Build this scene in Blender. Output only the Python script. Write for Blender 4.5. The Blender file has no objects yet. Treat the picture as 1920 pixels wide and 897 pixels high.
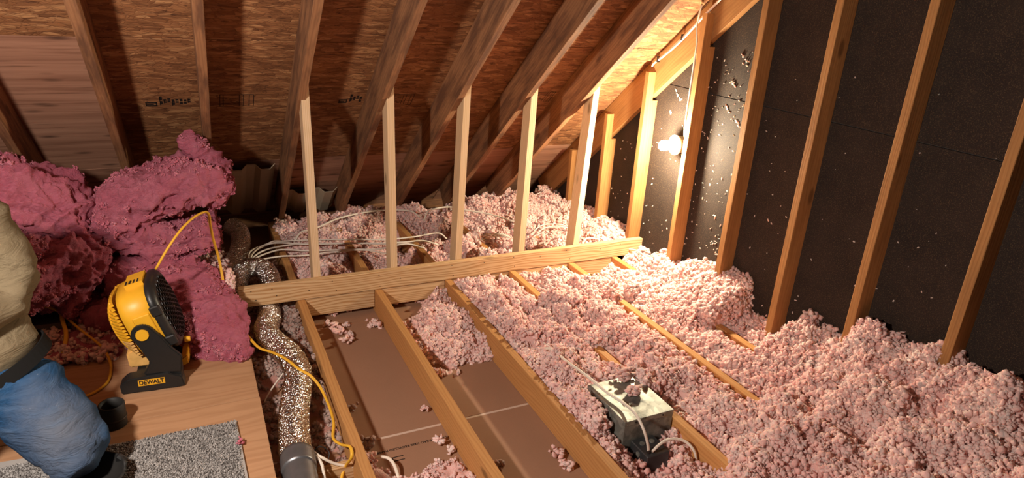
import bpy, bmesh, math, random
import numpy as np
from mathutils import Vector, Matrix

random.seed(7)
np.random.seed(7)
scene = bpy.context.scene
col = scene.collection
PI = math.pi

# ---------------------------------------------------------------- camera
F = 1236.64
cam_d = bpy.data.cameras.new('camera')
cam = bpy.data.objects.new('camera', cam_d)
col.objects.link(cam)
cam_d.sensor_width = 36.0
cam_d.lens = F * 36.0 / 1920.0
cam_d.clip_start = 0.02
yaw, pit, rol = 0.4665, -0.3614, 0.0609
cd = Vector((math.sin(yaw) * math.cos(pit), math.cos(yaw) * math.cos(pit), math.sin(pit)))
cr0 = Vector((math.cos(yaw), -math.sin(yaw), 0))
cu0 = cr0.cross(cd)
cr = cr0 * math.cos(rol) + cu0 * math.sin(rol)
cu = -cr0 * math.sin(rol) + cu0 * math.cos(rol)
M = Matrix((cr, cu, -cd)).transposed().to_4x4()
M.translation = Vector((-0.4034, -3.2271, 1.5728))
cam.matrix_world = M
scene.camera = cam

# ---------------------------------------------------------------- world, lights, exposure
w = bpy.data.worlds.new('world')
scene.world = w
w.use_nodes = True
w.node_tree.nodes['Background'].inputs[0].default_value = (1.0, 0.82, 0.68, 1)
w.node_tree.nodes['Background'].inputs[1].default_value = 0.035
scene.view_settings.view_transform = 'Standard'
scene.view_settings.look = 'None'
scene.view_settings.exposure = 0.0
scene.view_settings.gamma = 1.0
scene.cycles.use_denoising = True

BULB_STRENGTH = 2500.0
BULB_COLOR = (1.0, 0.87, 0.62)
# the second lamp of the attic hangs behind and to the left of the camera
ld = bpy.data.lights.new('work_lamp', 'POINT')
ld.energy = 200.0
ld.color = (1.0, 0.88, 0.78)
ld.shadow_soft_size = 0.06
lo = bpy.data.objects.new('work_lamp', ld)
lo.location = (-1.20, -2.14, 1.55)
col.objects.link(lo)

# ---------------------------------------------------------------- numbers of the place
S = 0.4064                     # 16 inch spacing
T = 0.0381                     # 1.5 inch lumber
XG = 2.18                      # gable wall face
CB, CT = 1.06, 1.30            # rafter underside / sheathing underside: z = C - K*y
K = 0.8333
ZF = -0.138                    # drywall surface between the joists
PHI = math.atan(K)

# ---------------------------------------------------------------- noise (numpy)
def _hash(ix, iy, iz, seed):
    n = (ix * 374761393 + iy * 668265263 + iz * 2147483647 + seed * 1274126177) & 0x7fffffff
    n = ((n ^ (n >> 13)) * 1274126177) & 0x7fffffff
    n = ((n ^ (n >> 15)) * 374761393) & 0x7fffffff
    return ((n ^ (n >> 16)) & 0xffff) / 65535.0 * 2 - 1
def vnoise(P, seed=0):
    P = np.asarray(P, float)
    i = np.floor(P).astype(np.int64)
    f = P - i
    f = f * f * (3 - 2 * f)
    out = 0
    for dx in (0, 1):
        for dy in (0, 1):
            for dz in (0, 1):
                wt = (f[:, 0] if dx else 1 - f[:, 0]) * (f[:, 1] if dy else 1 - f[:, 1]) * (f[:, 2] if dz else 1 - f[:, 2])
                out = out + wt * _hash(i[:, 0] + dx, i[:, 1] + dy, i[:, 2] + dz, seed)
    return out
def fbm(P, octv=3, seed=0):
    P = np.asarray(P, float)
    o, a = 0, 1.0
    for k in range(octv):
        o = o + a * vnoise(P * (2.03 ** k) + 17.3 * k, seed + k)
        a *= 0.5
    return o

# ---------------------------------------------------------------- object helpers
def tag(o, label=None, cat=None, group=None, kind=None):
    if label: o['label'] = label
    if cat: o['category'] = cat
    if group: o['group'] = group
    if kind: o['kind'] = kind
    return o
def mesh_obj(name, verts, faces, mat=None, parent=None, smooth=False, mw=None):
    me = bpy.data.meshes.new(name)
    verts = [tuple(v) for v in verts]
    if mw is not None:
        inv = mw.inverted()
        verts = [tuple(inv @ Vector(v)) for v in verts]
    me.from_pydata(verts, [], faces)
    me.update()
    if smooth:
        me.polygons.foreach_set('use_smooth', [True] * len(me.polygons))
    o = bpy.data.objects.new(name, me)
    col.objects.link(o)
    if mat: me.materials.append(mat)
    if mw is not None: o.matrix_world = mw
    if parent is not None:
        o.parent = parent
    return o
def bm_obj(name, bm, mat=None, parent=None, smooth=False, recalc=True):
    if recalc: bmesh.ops.recalc_face_normals(bm, faces=bm.faces)
    me = bpy.data.meshes.new(name)
    bm.to_mesh(me)
    bm.free()
    if smooth:
        me.polygons.foreach_set('use_smooth', [True] * len(me.polygons))
    o = bpy.data.objects.new(name, me)
    col.objects.link(o)
    if mat: me.materials.append(mat)
    if parent is not None: o.parent = parent
    return o
def empty(name, loc=(0, 0, 0), rz=0):
    o = bpy.data.objects.new(name, None)
    o.empty_display_size = 0.05
    o.location = loc
    o.rotation_euler = (0, 0, rz)
    col.objects.link(o)
    return o
def axes(org, x, y, z):
    m = Matrix((Vector(x).normalized(), Vector(y).normalized(), Vector(z).normalized())).transposed().to_4x4()
    m.translation = Vector(org)
    return m
def box_bm(bm, a, b, bev=0.0):
    v = [bm.verts.new((x, y, z)) for x in (a[0], b[0]) for y in (a[1], b[1]) for z in (a[2], b[2])]
    fs = [(0, 1, 3, 2), (4, 6, 7, 5), (0, 4, 5, 1), (2, 3, 7, 6), (0, 2, 6, 4), (1, 5, 7, 3)]
    F_ = [bm.faces.new([v[i] for i in f]) for f in fs]
    if bev:
        es = list({e for f in F_ for e in f.edges})
        bmesh.ops.bevel(bm, geom=es, offset=bev, segments=1, affect='EDGES')
def board(name, L, W, H, mw, mat, parent=None, bev=0.0022):
    """lumber: local x along the grain, y thickness, z depth"""
    bm = bmesh.new()
    box_bm(bm, (0, 0, 0), (L, W, H), bev)
    o = bm_obj(name, bm, mat, parent)
    o.matrix_world = mw
    return o
def prism(bm, poly, ax, a, b):
    """extrude a 2-D polygon; ax = axis of extrusion"""
    def mk(p, t):
        q = list(p)
        q.insert(ax, t)
        return bm.verts.new(q)
    v0 = [mk(p, a) for p in poly]
    v1 = [mk(p, b) for p in poly]
    n = len(poly)
    bm.faces.new(v0)
    bm.faces.new(v1[::-1])
    for i in range(n):
        bm.faces.new([v0[i], v0[(i + 1) % n], v1[(i + 1) % n], v1[i]])
def catmull(pts, n):
    """pts: list of tuples of any width; returns n samples"""
    P = np.array(pts, float)
    P = np.vstack([2 * P[0] - P[1], P, 2 * P[-1] - P[-2]])
    m = len(pts) - 1
    out = []
    for t in np.linspace(0, m, n):
        i = min(int(t), m - 1)
        u = t - i
        p0, p1, p2, p3 = P[i:i + 4]
        out.append(0.5 * ((2 * p1) + (-p0 + p2) * u + (2 * p0 - 5 * p1 + 4 * p2 - p3) * u * u + (-p0 + 3 * p1 - 3 * p2 + p3) * u ** 3))
    return np.array(out)
def tube(name, pts, r, mat, parent=None, seg=8, n=None, rfun=None, flat=1.0):
    n = n or max(12, len(pts) * 6)
    C = catmull(pts, n)
    Tn = np.gradient(C, axis=0)
    Tn /= np.linalg.norm(Tn, axis=1)[:, None] + 1e-9
    up = np.array((0, 0, 1.0))
    if abs(Tn[0] @ up) > 0.9: up = np.array((0, 1.0, 0))
    vs, N = [], up - Tn[0] * (up @ Tn[0])
    N /= np.linalg.norm(N)
    for k in range(n):
        N = N - Tn[k] * (N @ Tn[k])
        N /= np.linalg.norm(N) + 1e-9
        B = np.cross(Tn[k], N)
        for j in range(seg):
            a = 2 * PI * j / seg
            rr = r if rfun is None else rfun(k / (n - 1), a)
            vs.append(C[k] + rr * (math.cos(a) * N * flat + math.sin(a) * B))
    fs = [(k * seg + j, k * seg + (j + 1) % seg, (k + 1) * seg + (j + 1) % seg, (k + 1) * seg + j) for k in range(n - 1) for j in range(seg)]
    fs.append(tuple(range(seg))[::-1])
    fs.append(tuple((n - 1) * seg + j for j in range(seg)))
    return mesh_obj(name, vs, fs, mat, parent, True)

# ---------------------------------------------------------------- materials
class NT:
    def __init__(s, name):
        s.m = bpy.data.materials.new(name)
        s.m.use_nodes = True
        s.t = s.m.node_tree
        s.b = s.t.nodes['Principled BSDF']
        s.b.inputs['Specular IOR Level'].default_value = 0.3
    def n(s, ty, **kw):
        x = s.t.nodes.new(ty)
        for k, v in kw.items():
            if k.startswith('i_'):
                key = k[2:]
                key = int(key) if key.isdigit() else key.replace('_', ' ')
                x.inputs[key].default_value = v
            else: setattr(x, k, v)
        return x
    def l(s, a, b): s.t.links.new(a, b)
    def math(s, op, a, b=None, c=None):
        x = s.n('ShaderNodeMath', operation=op)
        for i, v in enumerate((a, b, c)):
            if v is None: continue
            if isinstance(v, (int, float)): x.inputs[i].default_value = v
            else: s.l(v, x.inputs[i])
        return x.outputs[0]
    def mix(s, fac, a, b, blend='MIX'):
        x = s.n('ShaderNodeMix', data_type='RGBA', blend_type=blend)
        for i, v in ((0, fac), (6, a), (7, b)):
            if isinstance(v, (int, float)): x.inputs[i].default_value = v
            elif isinstance(v, tuple): x.inputs[i].default_value = v if len(v) == 4 else (*v, 1)
            else: s.l(v, x.inputs[i])
        return x.outputs[2]
    def ramp(s, fac, stops):
        x = s.n('ShaderNodeValToRGB')
        el = x.color_ramp.elements
        while len(el) < len(stops): el.new(0.5)
        for e, (p, c) in zip(el, stops):
            e.position = p
            e.color = c if len(c) == 4 else (*c, 1)
        s.l(fac, x.inputs[0])
        return x.outputs[0]
    def coords(s, scale=(1, 1, 1), rnd=True, kind='Object'):
        tc = s.n('ShaderNodeTexCoord')
        src = tc.outputs[kind]
        if rnd:
            oi = s.n('ShaderNodeObjectInfo')
            cmb = s.n('ShaderNodeCombineXYZ')
            a = s.math('MULTIPLY', oi.outputs['Random'], 37.0)
            b = s.math('MULTIPLY', oi.outputs['Random'], 3.1)
            s.l(a, cmb.inputs[0]); s.l(b, cmb.inputs[1]); s.l(b, cmb.inputs[2])
            ad = s.n('ShaderNodeVectorMath', operation='ADD')
            s.l(src, ad.inputs[0]); s.l(cmb.outputs[0], ad.inputs[1])
            src = ad.outputs[0]
        mp = s.n('ShaderNodeMapping')
        mp.inputs['Scale'].default_value = scale
        s.l(src, mp.inputs[0])
        return mp.outputs[0]
    def noise(s, vec, scale, detail=3, rough=0.55, dist=0.0):
        x = s.n('ShaderNodeTexNoise')
        x.inputs['Scale'].default_value = scale
        x.inputs['Detail'].default_value = detail
        x.inputs['Roughness'].default_value = rough
        x.inputs['Distortion'].default_value = dist
        s.l(vec, x.inputs['Vector'])
        return x.outputs['Fac']
    def bump(s, h, strength=0.3, dist=0.002):
        x = s.n('ShaderNodeBump')
        x.inputs['Strength'].default_value = strength
        x.inputs['Distance'].default_value = dist
        s.l(h, x.inputs['Height'])
        s.l(x.outputs[0], s.b.inputs['Normal'])
    def base(s, c):
        if isinstance(c, tuple): s.b.inputs['Base Color'].default_value = (*c, 1)
        else: s.l(c, s.b.inputs['Base Color'])
    def set(s, **kw):
        for k, v in kw.items(): s.b.inputs[k.replace('_', ' ')].default_value = v
        return s

def plain(name, c, rough=0.6, metal=0.0, spec=0.3, noise=0.0, nscale=40):
    k = NT(name)
    if noise:
        v = k.coords()
        f = k.noise(v, nscale)
        k.base(k.mix(f, tuple(x * (1 - noise) for x in c), tuple(min(1, x * (1 + noise)) for x in c)))
        k.bump(f, 0.2, 0.002)
    else: k.base(c)
    k.set(Roughness=rough, Metallic=metal)
    k.b.inputs['Specular IOR Level'].default_value = spec
    return k.m

def wood(name, lt, dk, ring=0.5, stain=None, stain_amt=0.5, freq=60.0, rough=0.75):
    """lumber with grain along local x"""
    k = NT(name)
    v = k.coords((0.9, 1, 1))
    warp = k.noise(k.coords((0.8, 5, 5)), 2.5, 2)
    sx = k.n('ShaderNodeSeparateXYZ'); k.l(v, sx.inputs[0])
    yz = k.math('ADD', k.math('MULTIPLY', sx.outputs[1], 1.25), sx.outputs[2])
    ph = k.math('ADD', k.math('MULTIPLY', yz, freq * 6.283), k.math('MULTIPLY', warp, 26.0))
    rg = k.math('MULTIPLY_ADD', k.math('SINE', ph), 0.5, 0.5)
    rg = k.math('POWER', rg, 2.2)
    fine = k.noise(k.coords((2.5, 120, 120)), 1.0, 3, 0.6)
    c = k.mix(k.math('MULTIPLY', rg, ring), lt, dk)
    c = k.mix(k.math('MULTIPLY', fine, 0.35), c, tuple(x * 0.55 for x in dk))
    blot = k.noise(k.coords((1.2, 6, 6)), 2.0, 3)
    c = k.mix(k.math('MULTIPLY', blot, 0.45), c, dk)
    vo = k.n('ShaderNodeTexVoronoi', feature='F1'); vo.inputs['Scale'].default_value = 1.0
    k.l(k.coords((2.6, 7, 7)), vo.inputs['Vector'])
    kn = k.ramp(vo.outputs['Distance'], [(0.0, (1, 1, 1)), (0.07, (1, 1, 1)), (0.13, (0, 0, 0))])
    c = k.mix(k.math('MULTIPLY', kn, 0.7), c, tuple(x * 0.3 for x in dk))
    if stain:
        sf = k.ramp(k.noise(k.coords((1.6, 9, 9)), 2.2, 4, 0.6), [(0.42, (0, 0, 0)), (0.62, (1, 1, 1))])
        c = k.mix(k.math('MULTIPLY', sf, stain_amt), c, stain)
    oi = k.n('ShaderNodeObjectInfo')
    hs = k.n('ShaderNodeHueSaturation')
    k.l(k.math('MULTIPLY_ADD', oi.outputs['Random'], 0.24, 0.88), hs.inputs['Value'])
    k.l(c, hs.inputs['Color'])
    k.base(hs.outputs[0])
    k.bump(k.math('ADD', k.math('MULTIPLY', rg, 0.5), fine), 0.25, 0.0012)
    k.set(Roughness=rough)
    k.b.inputs['Specular IOR Level'].default_value = 0.25
    return k.m

M_new = wood('new_pine', (0.80, 0.57, 0.33), (0.46, 0.23, 0.085), 0.9, freq=62)
M_stud = wood('new_stud_pine', (0.80, 0.60, 0.40), (0.60, 0.36, 0.17), 0.6, freq=85)
M_joist = wood('aged_joist', (0.62, 0.32, 0.115), (0.42, 0.175, 0.052), 0.5, freq=60)
M_gstud = wood('aged_gable_stud', (0.50, 0.25, 0.085), (0.31, 0.125, 0.04), 0.35, stain=(0.20, 0.085, 0.03), stain_amt=0.35)
M_rafter = wood('aged_rafter', (0.38, 0.185, 0.085), (0.20, 0.085, 0.040), 0.5, stain=(0.085, 0.038, 0.023), stain_amt=0.75)
M_ply = wood('plywood_deck', (0.50, 0.285, 0.155), (0.33, 0.165, 0.08), 0.45, freq=18)
M_edge = plain('plywood_edge', (0.20, 0.09, 0.04), 0.8, noise=0.4)

def osb(name, tint=1.0):
    k = NT(name)
    tc = k.coords((1, 1, 1), rnd=True)
    w1 = k.n('ShaderNodeTexNoise'); w1.inputs['Scale'].default_value = 5.0; w1.inputs['Detail'].default_value = 2
    k.l(tc, w1.inputs['Vector'])
    mx = k.n('ShaderNodeVectorMath', operation='MULTIPLY_ADD')
    k.l(w1.outputs['Color'], mx.inputs[0]); mx.inputs[1].default_value = (0.05, 0.05, 0.0); k.l(tc, mx.inputs[2])
    def layer(sx, sy, rot, sc):
        mp = k.n('ShaderNodeMapping'); mp.inputs['Rotation'].default_value = (0, 0, rot); mp.inputs['Scale'].default_value = (sx, sy, 0.01)
        k.l(mx.outputs[0], mp.inputs[0])
        vo = k.n('ShaderNodeTexVoronoi', feature='F1'); vo.inputs['Scale'].default_value = sc
        k.l(mp.outputs[0], vo.inputs['Vector'])
        ve = k.n('ShaderNodeTexVoronoi', feature='DISTANCE_TO_EDGE'); ve.inputs['Scale'].default_value = sc
        k.l(mp.outputs[0], ve.inputs['Vector'])
        sp = k.n('ShaderNodeSeparateColor'); k.l(vo.outputs['Color'], sp.inputs[0])
        return sp.outputs[0], sp.outputs[1], ve.outputs['Distance']
    a, a2, ae = layer(1, 4.6, 0.10, 10)
    b, b2, be = layer(1, 3.6, -0.55, 13)
    d_, d2, de = layer(1, 3.8, 0.5, 15)
    m = k.math('GREATER_THAN', b2, 0.52)
    val = k.n('ShaderNodeMix', data_type='FLOAT'); k.l(m, val.inputs[0]); k.l(a, val.inputs[2]); k.l(b, val.inputs[3])
    v2 = k.n('ShaderNodeMix', data_type='FLOAT'); k.l(k.math('GREATER_THAN', d2, 0.62), v2.inputs[0]); k.l(val.outputs[0], v2.inputs[2]); k.l(d_, v2.inputs[3]); val = v2
    t = tint
    c = k.ramp(val.outputs[0], [(0.0, (0.20 * t, 0.083 * t, 0.033 * t)), (0.35, (0.33 * t, 0.143 * t, 0.057 * t)), (0.75, (0.42 * t, 0.190 * t, 0.078 * t)), (1.0, (0.58 * t, 0.30 * t, 0.13 * t))])
    ed = k.math('MINIMUM', k.math('MINIMUM', ae, be), de)
    gap = k.ramp(ed, [(0.0, (1, 1, 1)), (0.02, (0.5, 0.5, 0.5)), (0.05, (0, 0, 0))])
    c = k.mix(k.math('MULTIPLY', gap, 0.42), c, (0.07, 0.022, 0.01))
    fl = k.ramp(k.noise(k.coords((12, 60, 1)), 1.0, 3, 0.75, 1.2), [(0.60, (0, 0, 0)), (0.65, (1, 1, 1))])
    c = k.mix(k.math('MULTIPLY', fl, 0.8), c, (0.05, 0.017, 0.009))
    gr = k.noise(k.coords((20, 160, 1)), 1.0, 2)
    c = k.mix(k.math('MULTIPLY', gr, 0.35), c, (0.13, 0.045, 0.018))
    k.base(c)
    k.bump(k.math('ADD', val.outputs[0], k.math('MULTIPLY', gap, -0.8)), 0.5, 0.003)
    k.set(Roughness=0.7)
    return k.m
M_osb = osb('strand_board')
def roofply():
    k = NT('roof_plywood')
    v = k.coords((1.2, 22, 1))
    f = k.noise(v, 1.0, 4, 0.6, 0.6)
    c = k.ramp(f, [(0.3, (0.27, 0.125, 0.075)), (0.5, (0.42, 0.215, 0.135)), (0.7, (0.52, 0.28, 0.18))])
    vo = k.n('ShaderNodeTexVoronoi', feature='F1'); vo.inputs['Scale'].default_value = 1.0
    k.l(k.coords((5.0, 15, 0.01)), vo.inputs['Vector'])
    kn = k.ramp(vo.outputs['Distance'], [(0.0, (1, 1, 1)), (0.10, (0.7, 0.7, 0.7)), (0.28, (0, 0, 0))])
    c = k.mix(k.math('MULTIPLY', kn, 0.9), c, (0.028, 0.013, 0.009))
    ck = k.ramp(k.noise(k.coords((2, 55, 1)), 1.0, 2), [(0.66, (0, 0, 0)), (0.7, (1, 1, 1))])
    c = k.mix(k.math('MULTIPLY', ck, 0.5), c, (0.08, 0.03, 0.015))
    k.base(c)
    k.bump(f, 0.4, 0.002)
    k.set(Roughness=0.75)
    return k.m
M_rply = roofply()
def fiberboard():
    k = NT('asphalt_fiberboard')
    v = k.coords()
    f = k.noise(v, 9, 3)
    g = k.noise(v, 260, 2, 0.7)
    c = k.ramp(f, [(0.3, (0.019, 0.0115, 0.009)), (0.7, (0.030, 0.018, 0.013))])
    sp = k.ramp(g, [(0.54, (0, 0, 0)), (0.70, (1, 1, 1))])
    c = k.mix(k.math('MULTIPLY', sp, 0.45), c, (0.18, 0.115, 0.055))
    k.base(c)
    k.bump(g, 0.5, 0.002)
    k.set(Roughness=0.85)
    return k.m
M_fiber = fiberboard()
def paper():
    k = NT('drywall_back_paper')
    v = k.coords()
    f = k.noise(v, 4, 3)
    g = k.noise(v, 170, 2, 0.7)
    c = k.mix(f, (0.34, 0.185, 0.112), (0.40, 0.225, 0.14))
    c = k.mix(k.math('MULTIPLY', g, 0.28), c, (0.20, 0.105, 0.06))
    k.base(c)
    k.set(Roughness=0.85)
    return k.m
M_paper = paper()
M_tape = plain('joint_strip', (0.66, 0.50, 0.40), 0.7, noise=0.1)
M_ink = plain('black_ink', (0.018, 0.012, 0.010), 0.8)
def pink(name, a, b, d, inst=True, fib=False, var=1.0):
    k = NT(name)
    v = k.coords((1, 1, 1), rnd=False, kind='Object')
    geo = k.n('ShaderNodeNewGeometry')
    f = k.noise(geo.outputs['Position'], 7.0, 3)
    g = k.noise(geo.outputs['Position'], 60.0, 3, 0.6)
    c = k.ramp(f, [(0.32, a), (0.68, b)])
    c = k.mix(k.math('MULTIPLY', g, 0.5), c, d)
    oi = k.n('ShaderNodeObjectInfo')
    hs = k.n('ShaderNodeHueSaturation')
    k.l(k.math('MULTIPLY_ADD', oi.outputs['Random'], 0.34 * var, 1 - 0.20 * var), hs.inputs['Value'])
    sat = k.math('MULTIPLY_ADD', oi.outputs['Random'], -0.30 * var, 1 + 0.12 * var)
    k.l(sat, hs.inputs['Saturation'])
    k.l(c, hs.inputs['Color'])
    k.base(hs.outputs[0])
    if fib:
        h = k.math('ADD', k.noise(v, 40.0, 5, 0.75, 1.5), k.math('MULTIPLY', k.noise(k.coords((60, 60, 260), rnd=False), 1.0, 3, 0.7, 0.6), 0.7))
        k.bump(h, 1.0, 0.014)
    else:
        k.bump(k.noise(v, 220.0, 2, 0.7), 0.6, 0.004)
    k.set(Roughness=1.0)
    k.b.inputs['Specular IOR Level'].default_value = 0.05
    k.b.inputs['Subsurface Weight'].default_value = 0.45
    k.b.inputs['Subsurface Radius'].default_value = (1.0, 0.42, 0.36)
    k.b.inputs['Subsurface Scale'].default_value = 0.010
    return k.m
M_pink = pink('loose_fibreglass', (0.87, 0.55, 0.50), (0.93, 0.69, 0.625), (0.73, 0.35, 0.335), var=0.5)
M_fluff = pink('torn_batt_fluff', (0.54, 0.16, 0.215), (0.63, 0.23, 0.28), (0.40, 0.085, 0.13), var=0.3)
M_grey = pink('dusty_fibreglass', (0.42, 0.30, 0.26), (0.52, 0.38, 0.33), (0.25, 0.16, 0.14))
M_batt = pink('fibreglass_batt', (0.52, 0.145, 0.205), (0.61, 0.205, 0.27), (0.36, 0.072, 0.12), fib=True, var=0.12)
def foil():
    k = NT('crinkled_foil')
    v = k.coords()
    vo = k.n('ShaderNodeTexVoronoi', feature='F1'); vo.inputs['Scale'].default_value = 170
    k.l(v, vo.inputs['Vector'])
    k.base((0.80, 0.74, 0.68))
    k.bump(k.math('ADD', vo.outputs['Distance'], k.noise(v, 60, 3)), 0.9, 0.005)
    k.set(Metallic=1.0, Roughness=0.17)
    return k.m
M_foil = foil()
M_ducttape = plain('silver_tape', (0.22, 0.22, 0.23), 0.35, 0.7, noise=0.25, nscale=25)
M_white_cable = plain('white_cable', (0.78, 0.70, 0.60), 0.45, noise=0.06)
M_yellow_cord = plain('yellow_cord', (0.78, 0.42, 0.035), 0.5, noise=0.08)
def galv():
    k = NT('galvanised_steel')
    v = k.coords()
    vo = k.n('ShaderNodeTexVoronoi', feature='F1'); vo.inputs['Scale'].default_value = 38
    k.l(v, vo.inputs['Vector'])
    f = k.noise(v, 12, 4, 0.65)
    sp = k.n('ShaderNodeSeparateColor'); k.l(vo.outputs['Color'], sp.inputs[0])
    c = k.mix(sp.outputs[0], (0.22, 0.225, 0.20), (0.36, 0.365, 0.32))
    c = k.mix(k.ramp(f, [(0.5, (0, 0, 0)), (0.68, (0.8, 0.8, 0.8))]), c, (0.10, 0.10, 0.095))
    k.base(c)
    k.l(k.math('MULTIPLY_ADD', f, 0.45, 0.34), k.b.inputs['Roughness'])
    k.set(Metallic=0.6)
    return k.m
M_galv = galv()
M_black = plain('black_plastic', (0.014, 0.014, 0.014), 0.42, spec=0.5, noise=0.2, nscale=60)
M_rubber = plain('black_rubber', (0.018, 0.017, 0.016), 0.6, noise=0.2)
M_fany = plain('yellow_plastic', (0.80, 0.41, 0.022), 0.42, spec=0.45, noise=0.06)
M_fandust = plain('dusty_yellow_plastic', (0.70, 0.40, 0.12), 0.7, noise=0.3)
M_porc = plain('white_porcelain', (0.80, 0.78, 0.74), 0.25, spec=0.5)
M_brass = plain('brass', (0.6, 0.5, 0.3), 0.35, 1.0)
M_foam = plain('grey_vent_foam', (0.46, 0.38, 0.27), 0.7, noise=0.08)
M_nail = plain('dark_steel', (0.05, 0.04, 0.035), 0.5, 0.8)
M_belt = plain('black_belt', (0.010, 0.010, 0.010), 0.85, spec=0.1)
M_skin = plain('skin', (0.55, 0.30, 0.21), 0.5)
M_hair = plain('brown_hair', (0.05, 0.03, 0.02), 0.7)
k = NT('lit_bulb')
k.base((1, 1, 1))
k.b.inputs['Emission Color'].default_value = (*BULB_COLOR, 1)
k.b.inputs['Emission Strength'].default_value = BULB_STRENGTH
M_bulb = k.m
def cloth(name, a, b, sc=900, dusty=None):
    k = NT(name)
    v = k.coords()
    f = k.noise(v, 6, 4)
    g = k.noise(v, sc, 2, 0.7)
    c = k.mix(f, a, b)
    c = k.mix(k.math('MULTIPLY', g, 0.35), c, tuple(x * 0.6 for x in a))
    if dusty:
        c = dusty(k, c, v)
    k.base(c)
    wr = k.noise(k.coords((9, 9, 26)), 1.0, 4, 0.6, 1.0)
    k.bump(k.math('ADD', k.math('MULTIPLY', g, 0.08), wr), 0.9, 0.016)
    k.set(Roughness=0.95)
    k.b.inputs['Specular IOR Level'].default_value = 0.1
    return k.m
def dust(k, c, v):
    geo = k.n('ShaderNodeTexCoord')
    # plaster dust rubbed into the front of the thigh
    vm = k.n('ShaderNodeVectorMath', operation='DISTANCE')
    mp = k.n('ShaderNodeMapping'); mp.inputs['Scale'].default_value = (1, 1, 0.62)
    k.l(geo.outputs['Object'], mp.inputs[0])
    k.l(mp.outputs[0], vm.inputs[0]); vm.inputs[1].default_value = (-0.85, -1.19, 0.16)
    d = k.math('ADD', vm.outputs['Value'], k.math('MULTIPLY', k.noise(v, 14, 4, 0.65), 0.13))
    m = k.ramp(d, [(0.08, (1, 1, 1)), (0.23, (0, 0, 0))])
    c = k.mix(k.math('MULTIPLY', m, 0.42), c, (0.25, 0.235, 0.215))
    sp = k.ramp(k.noise(v, 38, 5, 0.75), [(0.66, (0, 0, 0)), (0.72, (1, 1, 1))])
    c = k.mix(k.math('MULTIPLY', sp, 0.6), c, (0.32, 0.35, 0.39))
    # whiskered fading across the denim
    wv = k.noise(k.coords((6, 6, 40)), 1.0, 3)
    return k.mix(k.math('MULTIPLY', k.ramp(wv, [(0.5, (0, 0, 0)), (0.7, (1, 1, 1))]), 0.35), c, (0.09, 0.15, 0.25))
M_jeans = cloth('blue_denim', (0.013, 0.048, 0.122), (0.030, 0.092, 0.20), dusty=dust)
M_sweat = cloth('tan_sweatshirt', (0.185, 0.145, 0.087), (0.235, 0.185, 0.115))
M_carpet = plain('grey_carpet_pile', (0.36, 0.335, 0.315), 1.0, spec=0.05)
k = NT('carpet_tuft')
oi = k.n('ShaderNodeObjectInfo')
k.base(k.ramp(oi.outputs['Random'], [(0.0, (0.07, 0.062, 0.058)), (0.35, (0.22, 0.205, 0.195)), (0.75, (0.38, 0.36, 0.345)), (1.0, (0.50, 0.48, 0.46))]))
k.set(Roughness=1.0)
M_tuft = k.m
M_card = plain('dark_carton', (0.055, 0.035, 0.030), 0.8, noise=0.2)
M_cardlight = plain('faded_carton_band', (0.14, 0.105, 0.075), 0.8, noise=0.15)
M_print = plain('pale_print', (0.30, 0.24, 0.19), 0.8)

# ---------------------------------------------------------------- structure: roof deck, gable wall, floor
V_UP = Vector((0, -math.cos(PHI), math.sin(PHI)))       # up the slope
V_N = Vector((0, math.sin(PHI), math.cos(PHI)))         # out of the roof
def slope_axes(x, y, c):                                 # origin on the plane z = c - K*y
    return axes((x, y, c - K * y), V_UP, (1, 0, 0), V_N)
ceiling = tag(empty('ceiling'), kind='structure')
def roof_panel(x0, x1, y_low, y_high, mat):
    # panel local: x across the roof (strand direction), y up the slope, z out
    L = (y_low - y_high) / math.cos(PHI) - 0.004
    bm = bmesh.new()
    box_bm(bm, (0.0015, 0, -0.0127), (x1 - x0 - 0.0015, L, 0), 0.001)
    o = bm_obj('roof_panel', bm, mat, ceiling)
    o.matrix_world = axes((x0, y_low, CT - K * y_low), (1, 0, 0), V_UP, Vector((1, 0, 0)).cross(V_UP))
    return o
rows = [(1.62, 0.941), (0.941, 0.004), (0.004, -0.933), (-0.933, -1.87), (-1.87, -2.81), (-2.81, -3.45)]
for i, (yl, yh) in enumerate(rows):
    if i == 0: spl = [(-3.16, -0.725, M_rply), (-0.725, 1.295, M_rply), (1.295, XG + 0.02, M_rply)]
    elif i == 1: spl = [(-3.16, -0.725, M_rply), (-0.725, 1.68, M_osb), (1.68, XG + 0.02, M_osb)]
    else:
        off = (0.487 if i % 2 == 0 else -0.725)
        spl = [(-3.16, off - 0.0, M_osb), (off, min(off + 2.44, XG + 0.02), M_osb)]
        if off + 2.44 < XG: spl.append((off + 2.44, XG + 0.02, M_osb))
    for a, b, m in spl: roof_panel(a, b, yl, yh, m)

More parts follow.
